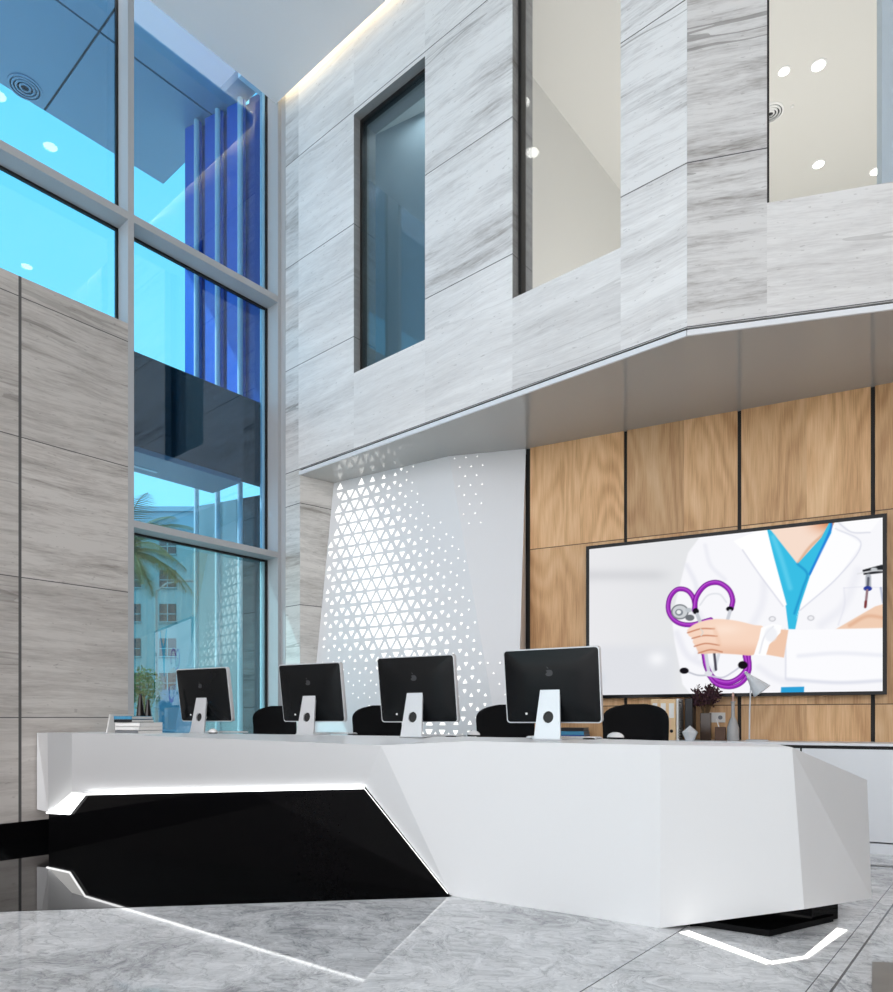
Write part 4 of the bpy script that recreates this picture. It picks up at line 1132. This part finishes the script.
for a, b, c, w, o_ in (((165, 160), (200, 240), (185, 330), 16, .5), ((230, 90), (250, 160), (300, 210), 14, .4), ((130, 400), (170, 480), (250, 520), 22, .5), ((380, 400), (430, 300), (440, 200), 26, .35), ((420, 520), (480, 560), (560, 580), 22, .4), ((640, 370), (720, 300), (770, 180), 30, .35), ((210, 330), (240, 400), (200, 480), 18, .35), ((720, 240), (722, 300), (700, 370), 6, .5), ((720, 240), (790, 236), (862, 240), 4, .5)):
    stroke([a, b, c], w, rgb(222, 223, 234), w * .5, o_)
# neck, scrubs
fill([(455, 0), (700, -30), (670, 50), (558, 158), (462, 50)], rgb(246, 221, 205))
lay((1 - smooth(-2, 2, pdist([(455, 0), (700, -30), (670, 50), (558, 158), (462, 50)]))) * smooth(70, -10, Yy) * smooth(560, 690, X), rgb(196, 92, 34), .9)
stroke([(560, 150), (600, 95), (660, 40)], 10, rgb(214, 164, 130), 5, .7)
scr = [(446, 25), (464, 38), (556, 155), (640, 62), (678, -10), (676, 45), (640, 110), (600, 200), (566, 300), (548, 386), (524, 386), (512, 285), (470, 130)]
fill(scr, rgb(58, 190, 228))
stroke([(556, 155), (590, 190), (575, 240), (545, 330)], 8, rgb(30, 140, 200), 4, .7)
stroke([(470, 60), (500, 140), (530, 240)], 16, rgb(110, 214, 242), 8, .6)
stroke([(676, 0), (668, 45), (600, 190)], 9, rgb(30, 110, 215), 3, .7)
# lapels
fill([(330, 74), (446, 26), (472, 130), (518, 300), (505, 304), (420, 190), (362, 106)], rgb(255, 255, 255)); stroke([(362, 106), (420, 190), (505, 304)], 5, rgb(214, 215, 228), 2.5, .8)
fill([(690, -20), (860, -20), (812, 44), (745, 42)], rgb(252, 252, 254)); stroke([(690, 0), (745, 42), (812, 44)], 5, rgb(212, 214, 226), 2.5, .8)
fill([(682, 20), (780, 84), (700, 200), (560, 320), (552, 350), (600, 200), (676, 48)], rgb(253, 253, 255)); stroke([(690, 30), (780, 84), (700, 200), (566, 318)], 5, rgb(216, 218, 230), 2.5, .8)
for bx_, by_ in ((467, 349), (603, 346)): disc((bx_, by_), 13, 10, rgb(205, 206, 212)); disc((bx_, by_), 8, 6, rgb(238, 238, 242))
# forearm, sleeve
fill([(690, 386), (760, 345), (830, 305), (900, 285), (900, 392)], rgb(240, 205, 180), 3); stroke([(740, 372), (800, 340), (862, 345)], 12, rgb(220, 168, 136), 6, .6)
fill([(508, 384), (560, 388), (900, 380), (900, 566), (700, 572), (512, 562)], rgb(251, 251, 254), 3)
stroke([(512, 386), (514, 470), (514, 560)], 6, rgb(214, 216, 228), 3, .7); stroke([(560, 480), (700, 470), (862, 478)], 14, rgb(228, 230, 240), 7, .6); stroke([(520, 562), (700, 574), (870, 566)], 12, rgb(214, 217, 230), 6, .7)
fill([(498, 590), (580, 588), (577, 640), (495, 640)], rgb(44, 160, 215))
# stethoscope behind the hand
pur, purd, purl = rgb(150, 40, 178), rgb(104, 18, 130), rgb(196, 96, 218)
def tubep(pts, w):
    stroke(pts, w, purd); stroke(pts, w * .74, pur, 2); stroke([(x - 1.5, y - 2.5) for x, y in pts], w * .22, purl, 2, .8)
stroke([(212, 300), (240, 266), (280, 262), (305, 290)], 6, rgb(226, 228, 234), 2)
tubep([(196, 318), (188, 275), (165, 248), (130, 246), (104, 278), (102, 325), (130, 360), (180, 370), (250, 352)], 17)
tubep([(192, 318), (200, 270), (232, 230), (275, 221), (312, 244), (327, 280), (322, 312)], 18)
tubep([(226, 470), (236, 520), (262, 560), (310, 574), (352, 556), (378, 520), (372, 478)], 20)
tubep([(240, 545), (270, 580), (320, 590), (362, 572), (386, 530), (384, 480)], 15)
disc((141, 324), 31, 27, rgb(128, 132, 138)); disc((141, 324), 26, 22, rgb(206, 210, 214)); disc((138, 326), 14, 12, rgb(132, 138, 146)); disc((137, 325), 8, 7, rgb(238, 240, 242)); disc((176, 345), 16, 11, rgb(110, 114, 120)); disc((172, 318), 12, 8, rgb(190, 196, 202))
disc((197, 322), 11, 11, rgb(24, 22, 30)); disc((317, 314), 13, 9, rgb(24, 22, 30))
stroke([(202, 334), (214, 365)], 13, rgb(196, 200, 208), 2, 1, False); stroke([(318, 322), (308, 356)], 12, rgb(205, 208, 216), 2, 1, False)
stroke([(232, 470), (244, 545)], 12, rgb(208, 212, 220), 2, 1, False); stroke([(278, 474), (262, 532)], 11, rgb(216, 219, 226), 2, 1, False); stroke([(262, 470), (268, 528)], 9, rgb(34, 30, 44), 2, .8, False)
stroke([(168, 536), (205, 548), (245, 548)], 6, rgb(196, 198, 208), 2); stroke([(240, 548), (290, 556), (330, 535), (355, 516)], 6, rgb(206, 206, 220), 2)
disc((156, 532), 16, 11, rgb(22, 20, 26)); disc((363, 512), 17, 14, rgb(22, 20, 26)); disc((242, 542), 14, 9, rgb(222, 224, 230))
# hand
hand = spline([(166, 388), (196, 366), (256, 350), (330, 354), (400, 370), (436, 380), (424, 440), (400, 476), (340, 474), (268, 470), (214, 472), (200, 454), (196, 446), (186, 430), (188, 418), (172, 408), (166, 388)], 5)
fill(hand, rgb(247, 214, 193), 2.5)
fill([(436, 382), (524, 388), (508, 486), (430, 472)], rgb(240, 200, 174), 2.5)
lay((1 - smooth(-3, 3, pdist(hand))) * smooth(425, 475, Yy), rgb(228, 178, 150), .6)
lay((1 - smooth(-3, 3, pdist(hand))) * np.exp(-((X - 300) / 60) ** 2 - ((Yy - 385) / 22) ** 2), rgb(253, 230, 214), .7)
for pts in ([(168, 398), (215, 384), (262, 384)], [(184, 418), (226, 408), (272, 410)], [(192, 446), (232, 436), (280, 442)], [(206, 470), (250, 458), (290, 466)]): stroke(pts, 5, rgb(190, 118, 88), 2.2, .75)
stroke([(214, 385), (222, 396), (216, 408)], 5, rgb(222, 214, 204), 1.5, .9); stroke([(262, 384), (272, 410), (282, 442)], 14, rgb(238, 196, 170), 6, .5)
fill([(428, 380), (470, 366), (500, 372), (496, 398), (456, 440), (444, 480), (402, 476), (420, 420)], rgb(254, 254, 255), 2); stroke([(470, 376), (440, 410), (422, 470)], 5, rgb(216, 218, 226), 3, .7); disc((462, 404), 22, 26, rgb(236, 238, 244), 5, .8)
# badge clip and pen
fill([(785, 176), (852, 158), (900, 160), (900, 182), (790, 194)], rgb(40, 42, 46), 1.5); stroke([(768, 190), (820, 180), (862, 178)], 5, rgb(225, 226, 230), 1.5, .9); disc((826, 174), 12, 6, rgb(196, 200, 204))
stroke([(806, 200), (806, 240)], 20, rgb(176, 180, 188), 3, 1, False); stroke([(806, 205), (804, 240)], 8, rgb(70, 72, 84), 2, .8, False); disc((804, 242), 15, 9, rgb(44, 60, 150)); stroke([(802, 248), (796, 306)], 9, rgb(150, 120, 128), 2, 1, False); stroke([(797, 288), (795, 307)], 9, rgb(120, 40, 40), 2, .8, False)
stroke([(850, 240), (858, 290)], 8, rgb(150, 160, 190), 2, .6, False)
lin = np.where(img / 255 <= .04045, img / 255 / 12.92, ((img / 255 + .055) / 1.055) ** 2.4)
nv_ = (NU + 1) * (NV + 1)
co = np.stack([px_, py_, pz_], -1).reshape(-1, 3) - np.array(tv.location)
me = bpy.data.meshes.new('screen_picture')
idx = np.arange(nv_).reshape(NV + 1, NU + 1)
quads = np.stack([idx[:-1, :-1], idx[:-1, 1:], idx[1:, 1:], idx[1:, :-1]], -1).reshape(-1, 4)
me.from_pydata(co.tolist(), [], quads.tolist())
ca = me.color_attributes.new('picture', 'FLOAT_COLOR', 'POINT')
ca.data.foreach_set('color', np.concatenate([lin.reshape(-1, 3), np.ones((nv_, 1))], 1).astype(np.float32).ravel())
m = bpy.data.materials.new('lit_display'); m.use_nodes = True; t = m.node_tree; t.nodes.clear()
out = t.nodes.new('ShaderNodeOutputMaterial'); e = t.nodes.new('ShaderNodeEmission'); at = t.nodes.new('ShaderNodeAttribute'); at.attribute_name = 'picture'
TVE = e; t.links.new(at.outputs['Color'], e.inputs[0]); e.inputs[1].default_value = .89; t.links.new(e.outputs[0], out.inputs[0])
me.materials.append(m)
o = bpy.data.objects.new('screen_picture', me); COL.objects.link(o); o.parent = tv

# ------------------------------------------------------------------ outside
# canopy of metal tiles over the upper glass
ZCN = 8.05
c1_ = atz(0, 84, ZCN); dcn = (V((c1_.x, c1_.y, 0)) - W0).dot(nW)
c2_ = atz(167, 181, ZCN); ucn = (V((c2_.x, c2_.y, 0)) - W0).dot(dW)
can = root('tiled_canopy', 'grey metal tiled canopy outside above the upper glass', 'canopy', PWp(1, ZCN, 1.2), 0, None, True)
m_ = MB(); bar(m_, -14, ucn, ZCN + .012, ZCN + .35, DG + .05, dcn); m_.build('deck', MAT['dark_gap'], can)
tw = 1.45
m_ = MB()
du_ = -8 + ((ucn + 8) % 1.45) - 1.45
d_edges = [DG + .05, dcn - tw, dcn] if dcn - tw > DG + .1 else [DG + .05, dcn]
uu = ucn
while uu > -8:
    for a, b in zip(d_edges[:-1], d_edges[1:]): bar(m_, uu - tw + .012, uu - .012, ZCN, ZCN + .02, a + .012, b - .012)
    uu -= tw
m_.build('soffit_tiles', MAT['canopy_tile'], can)
p = atz(25, 87, ZCN); t2_ = root('air_diffuser', 'round vent in the tiled canopy at top left of the glass', 'air vent', (p.x, p.y, ZCN), 0)
for k_, rr in enumerate((.17, .135, .10, .06)):
    m_ = MB(); m_.lathe([(rr, 0), (rr, -.012), (rr - .02, -.016), (rr - .02, 0)], n=32); m_.build('ring', MAT['canopy_tile'], t2_, smooth=True)
# dark slab band and lower canopy
m_ = MB(); bar(m_, uP1 - .1, uEnd + .1, 3.60, 4.50, DG + .02, DG + .12)
tag(m_.build('floor_band', MAT['dark_spandrel'], origin=PWp(uP1, 3.6, DG)), 'dark band across the glass between the two storeys', 'panel')
can2 = root('entrance_canopy', 'low grey canopy outside the glass below the dark band', 'canopy', PWp(1.6, 3.57, .6), 0, None, True)
m_ = MB(); bar(m_, uP1 - 4, uEnd - .35, 3.55, 3.72, DG + .03, .80); m_.build('slab', MAT['canopy_grey'], can2)
m_ = MB(); bar(m_, uP1 - .5, uP1 + .55, 3.545, 3.552, .62, .66); m_.build('lamp_strip', MAT['tube_white'], can2)
# blue fins and white tubes
fa, fb = atz(186, 127, ZCN), atz(272, 84, ZCN); fa.z = fb.z = 0
def fin_pt(x): 
    d = (fb - fa); A = np.array([[d.x, -(x - CX) / F], [d.y, -1.0]]); tt = np.linalg.solve(A, np.array([-fa.x, -fa.y])); return fa + d * float(tt[0])
fdir = (fb - fa).normalized(); fnr = V((-fdir.y, fdir.x, 0))
fin0 = None
for i, (xa, xb) in enumerate(((185, 200), (194, 211), (205, 222), (215, 234), (227, 244), (237, 255), (248, 266), (259, 273))):
    a, b = fin_pt(xa), fin_pt(xb); dp = (.0, .07, .0, .07, .0, .07, .02, .07)[i]
    m_ = MB(); q = [a + fnr * dp, b + fnr * dp, b + fnr * (dp + .03), a + fnr * (dp + .03)]
    m_.prism([(v.x - a.x, v.y - a.y) for v in q], 0, ZCN - 4.51)
    o = m_.build('blue_fin', MAT['deep_blue_fin' if i in (1, 3, 5, 6) else 'blue_fin']); o.location = (a.x, a.y, 4.5)
    nm = ('first', 'second', 'third', 'fourth', 'fifth', 'sixth', 'seventh', 'eighth')[i]
    tag(o, 'tall blue vertical fin outside the glass, %s from the left' % nm, 'fin', 'blue fins outside the tall glass')
for i, x in enumerate((198.5, 219.5, 242, 264.5)):
    p = fin_pt(x) - fnr * .03 * (1 if fnr.y > 0 else -1)
    m_ = MB(); m_.lathe([(.030, 0), (.030, ZCN - .02)], n=16); o = m_.build('white_tube', MAT['tube_white'], smooth=True); o.location = (p.x, p.y, 0)
    tag(o, 'white vertical tube before the blue fins, %s from the left' % ('first', 'second', 'third', 'fourth')[i], 'tube', 'white tubes before the blue fins')
# pale return wall below the fins
a, b = fin_pt(188), fin_pt(236); m_ = MB(); q = [a + fnr * .1, b + fnr * .1, b + fnr * .25, a + fnr * .25]; m_.prism([(v.x, v.y) for v in q], 0, 3.54); struct(m_.build('wall_outside', MAT['render_pale']))
a, b = fin_pt(236), fin_pt(262); m_ = MB(); q = [a + fnr * .1, b + fnr * .1, b + fnr * .25, a + fnr * .25]; m_.prism([(v.x, v.y) for v in q], 0, 3.54); struct(m_.build('wall_outside_dark', MAT['dark_spandrel']))
# street
m_ = MB(); m_.quad(PWp(-60, -.02, .35), PWp(120, -.02, .35), PWp(120, -.02, 120), PWp(-60, -.02, 120)); struct(m_.build('ground_street', MAT['street_paving']))
YB = 60
bl0 = aty(60, 600, YB); bl1 = aty(285, 600, YB); ztb = EYE + (HZ - 512) / F * YB
bd = root('apartment_building', 'white apartment block across the street seen through the lower glass', 'building', ((bl0.x + bl1.x) / 2, YB, 0), 0, None, True)
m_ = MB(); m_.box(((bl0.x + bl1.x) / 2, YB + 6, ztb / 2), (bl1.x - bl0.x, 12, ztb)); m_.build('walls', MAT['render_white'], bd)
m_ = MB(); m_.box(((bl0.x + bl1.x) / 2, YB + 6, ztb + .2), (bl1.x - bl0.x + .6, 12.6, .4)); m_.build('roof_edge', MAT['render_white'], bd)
for xc in (97, 132.5, 168, 203.5, 239, 268):
    for yc in (545.5, 579, 613, 647.5, 682):
        p = aty(xc, yc, YB)
        m_ = MB(); m_.box((p.x, YB - .02, p.z), (1.42, .16, 1.55)); w_ = m_.build('window', MAT['window_dark'], bd)
        m_ = MB(); m_.box((p.x, YB - .12, p.z), (.07, .06, 1.55)); m_.box((p.x, YB - .12, p.z - .1), (1.42, .06, .07)); m_.box((p.x, YB - .14, p.z - .80), (1.6, .2, .08)); m_.build('window_frame', MAT['render_white'], w_)
def palm(x, y, Y, label, L=1.5, seed=1, n=26):
    rnd = random.Random(seed); c = aty(x, y, Y)
    t_ = root('palm_tree', label, 'palm tree', (c.x, c.y, 0), 0, 'palm trees in the street')
    m_ = MB(); m_.tube([(0, 0, 0), (.03, 0, c.z * .5), (0, 0, c.z)], [.17, .13, .12], 12); m_.build('trunk', MAT['palm_trunk'], t_, smooth=True)
    m_ = MB()
    for k_ in range(n):
        a = 2 * PI * k_ / n + rnd.uniform(-.1, .1); el = rnd.uniform(-.2, 1.25); Lf = L * rnd.uniform(.85, 1.1)
        d = V((math.cos(a) * math.cos(el), math.sin(a) * math.cos(el), math.sin(el))); pts = []; pos = V((0, 0, c.z))
        for s__ in range(11): pts.append(pos.copy()); pos = pos + d * (Lf / 10); d = (d + V((0, 0, -.17))).normalized()
        m_.tube(pts, [.018 - .0014 * q for q in range(11)], 5)
        for s__ in range(1, 11):
            for h_ in range(3):
                f_ = h_ / 3; p0 = pts[s__ - 1].lerp(pts[s__], f_); tg = (pts[s__] - pts[s__ - 1]).normalized(); sd = tg.cross(V((0, 0, 1))).normalized(); ll = .42 * math.sin(PI * (.12 + .83 * (s__ - 1 + f_) / 10)) + .05
                for sg in (-1, 1):
                    e = p0 + (sd * sg * .75 + tg * .7 + V((0, 0, -.45))).normalized() * ll; w_ = tg * .016; m_.quad(p0 - w_, p0 + w_, e)
    tag(m_.build('fronds', MAT['palm_leaf'], t_, fixn=False))
palm(122, 556, 13, 'palm tree outside with long fronds beside the grey stone wall', 1.55, 2)
palm(276, 585, 15, 'palm tree outside showing only fronds beside the right window jamb', 1.2, 5)
# street tree
rnd = random.Random(8); c = aty(143, 690, 16)
t_ = root('street_tree', 'small leafy green tree outside above the books', 'tree', (c.x, c.y, 0))
m_ = MB(); m_.tube([(0, 0, 0), (.03, .02, .8), (0, 0, c.z)], [.06, .05, .03], 8); m_.build('trunk', MAT['palm_trunk'], t_, smooth=True)
m_ = MB()
for k_ in range(1500):
    d = V((rnd.gauss(0, 1), rnd.gauss(0, 1), rnd.gauss(0, 1))).normalized() * (rnd.random() ** .4); q = V((d.x * .45, d.y * .45, c.z + .05 + d.z * .5)); e1 = V((rnd.uniform(-1, 1), rnd.uniform(-1, 1), rnd.uniform(-1, 1))).normalized(); e2 = e1.cross(V((rnd.random(), .3, .7))).normalized()
    m_.quad(q, q + e1 * .04 + e2 * .02, q + e1 * .08, q + e1 * .04 - e2 * .02)
m_.build('foliage', MAT['shrub_leaf'], t_, fixn=False)
c = aty(156.5, 700, 22); zt_ = EYE + (HZ - 590) / F * 22
t_ = root('street_lamp', 'thin grey street lamp post outside in front of the apartment block', 'lamp post', (c.x, c.y, 0))
m_ = MB(); m_.tube([(0, 0, 0), (0, 0, zt_ * .5), (0, 0, zt_)], [.07, .05, .04], 10); m_.build('post', MAT['steel_pole'], t_, smooth=True)
m_ = MB(); m_.tube([(0, 0, zt_ - .05), (.3, 0, zt_ + .2), (.8, 0, zt_ + .3)], .03, 8); m_.build('arm', MAT['steel_pole'], t_, smooth=True)
m_ = MB(); m_.box((.95, 0, zt_ + .29), (.42, .16, .07)); m_.build('lamp_head', MAT['steel_pole'], t_, bevel=.02)
a, b = aty(157, 700, 26), aty(192, 700, 26); zf = EYE + (HZ - 690) / F * 26
m_ = MB(); m_.box(((a.x + b.x) / 2, 26, zf / 2), (b.x - a.x, .1, zf)); tag(m_.build('hoarding', MAT['hoarding_blue'], origin=((a.x + b.x) / 2, 26, 0)), 'blue street hoarding behind the computer by the glass', 'fence')

# ------------------------------------------------------------------ light
def sun(name, d, s, ang=.01, col=(1, 1, 1)):
    l = bpy.data.lights.new(name, 'SUN'); l.energy = s; l.angle = ang; l.color = col
    o = bpy.data.objects.new(name, l); COL.objects.link(o); o.rotation_euler = V(d).to_track_quat('-Z', 'Y').to_euler(); o.location = (-20, -5, 25); return o
sd = (dA * 1.0 + dW * 1.0 + V((0, 0, -1.62))).normalized()
sun('sun', sd, 5.0, .01, (1, .96, .90))
def area(name, loc, tgt, sx, sy, e, col=(1, 1, 1)):
    l = bpy.data.lights.new(name, 'AREA'); l.shape = 'RECTANGLE'; l.size = sx; l.size_y = sy; l.energy = e; l.color = col
    o = bpy.data.objects.new(name, l); COL.objects.link(o); o.location = loc; o.rotation_euler = (V(tgt) - V(loc)).to_track_quat('-Z', 'Y').to_euler(); return o
# upper rooms: unseen up-facing lights added to brighten them, then ceiling lamps
q = PAp(3.6, ZS + .6, 2.4); area('room_fill', q, q + V((0, 0, 1)), 2.6, 2.6, 44, (1, .975, .93))
q = PRp(2.4, ZS + .6, 3.0); area('room_fill', q, q + V((0, 0, 1)), 3.0, 2.6, 54, (1, .975, .92))
q = PAp(2.2, ZRC - .3, 2.4); area('wall_washer', q, q - dA + V((0, 0, -2.2)), .25, .25, 9, (1, .93, .80))
q = PAp(1.4, ZRC - .05, .80); area('room_lamp', q, q - V((0, 0, 1)), .8, .3, 5, (1, .97, .93))
W = bpy.data.worlds.new('sky'); S.world = W; W.use_nodes = True; t = W.node_tree; bg = t.nodes['Background']
tc = t.nodes.new('ShaderNodeTexCoord'); sp = t.nodes.new('ShaderNodeSeparateXYZ'); t.links.new(tc.outputs['Generated'], sp.inputs[0])
el = math_(t, 'MULTIPLY_ADD', sp.outputs[2], .5, .5)
white = ramp(t, el, [(.0, (.52, .52, .52, 1)), (.495, (.70, .70, .70, 1)), (.51, (1.0, .965, .985, 1)), (.75, (1.0, .965, .985, 1)), (1.0, (.98, .965, 1.0, 1))])
blue = ramp(t, el, [(.0, (.45, .46, .46, 1)), (.495, (.60, .62, .63, 1)), (.505, (.52, .62, .64, 1)), (.62, (.32, .52, .56, 1)), (.80, (.17, .43, .50, 1)), (1.0, (.14, .36, .48, 1))])
side = math_(t, 'ADD', math_(t, 'MULTIPLY', sp.outputs[0], nW.x), math_(t, 'MULTIPLY', sp.outputs[1], nW.y))
mr = t.nodes.new('ShaderNodeMapRange'); mr.interpolation_type = 'SMOOTHSTEP'; mr.inputs['From Min'].default_value = -.15; mr.inputs['From Max'].default_value = .35
t.links.new(side, mr.inputs['Value'])
t.links.new(mixc(t, mr.outputs[0], white, blue), bg.inputs[0]); bg.inputs[1].default_value = 2.75
S.view_settings.view_transform = 'Standard'; S.view_settings.look = 'None'; S.view_settings.gamma = 1; S.view_settings.use_curve_mapping = False
S.view_settings.exposure = 0.18
for o in list(bpy.data.objects):
    if '_world' in o: del o['_world']
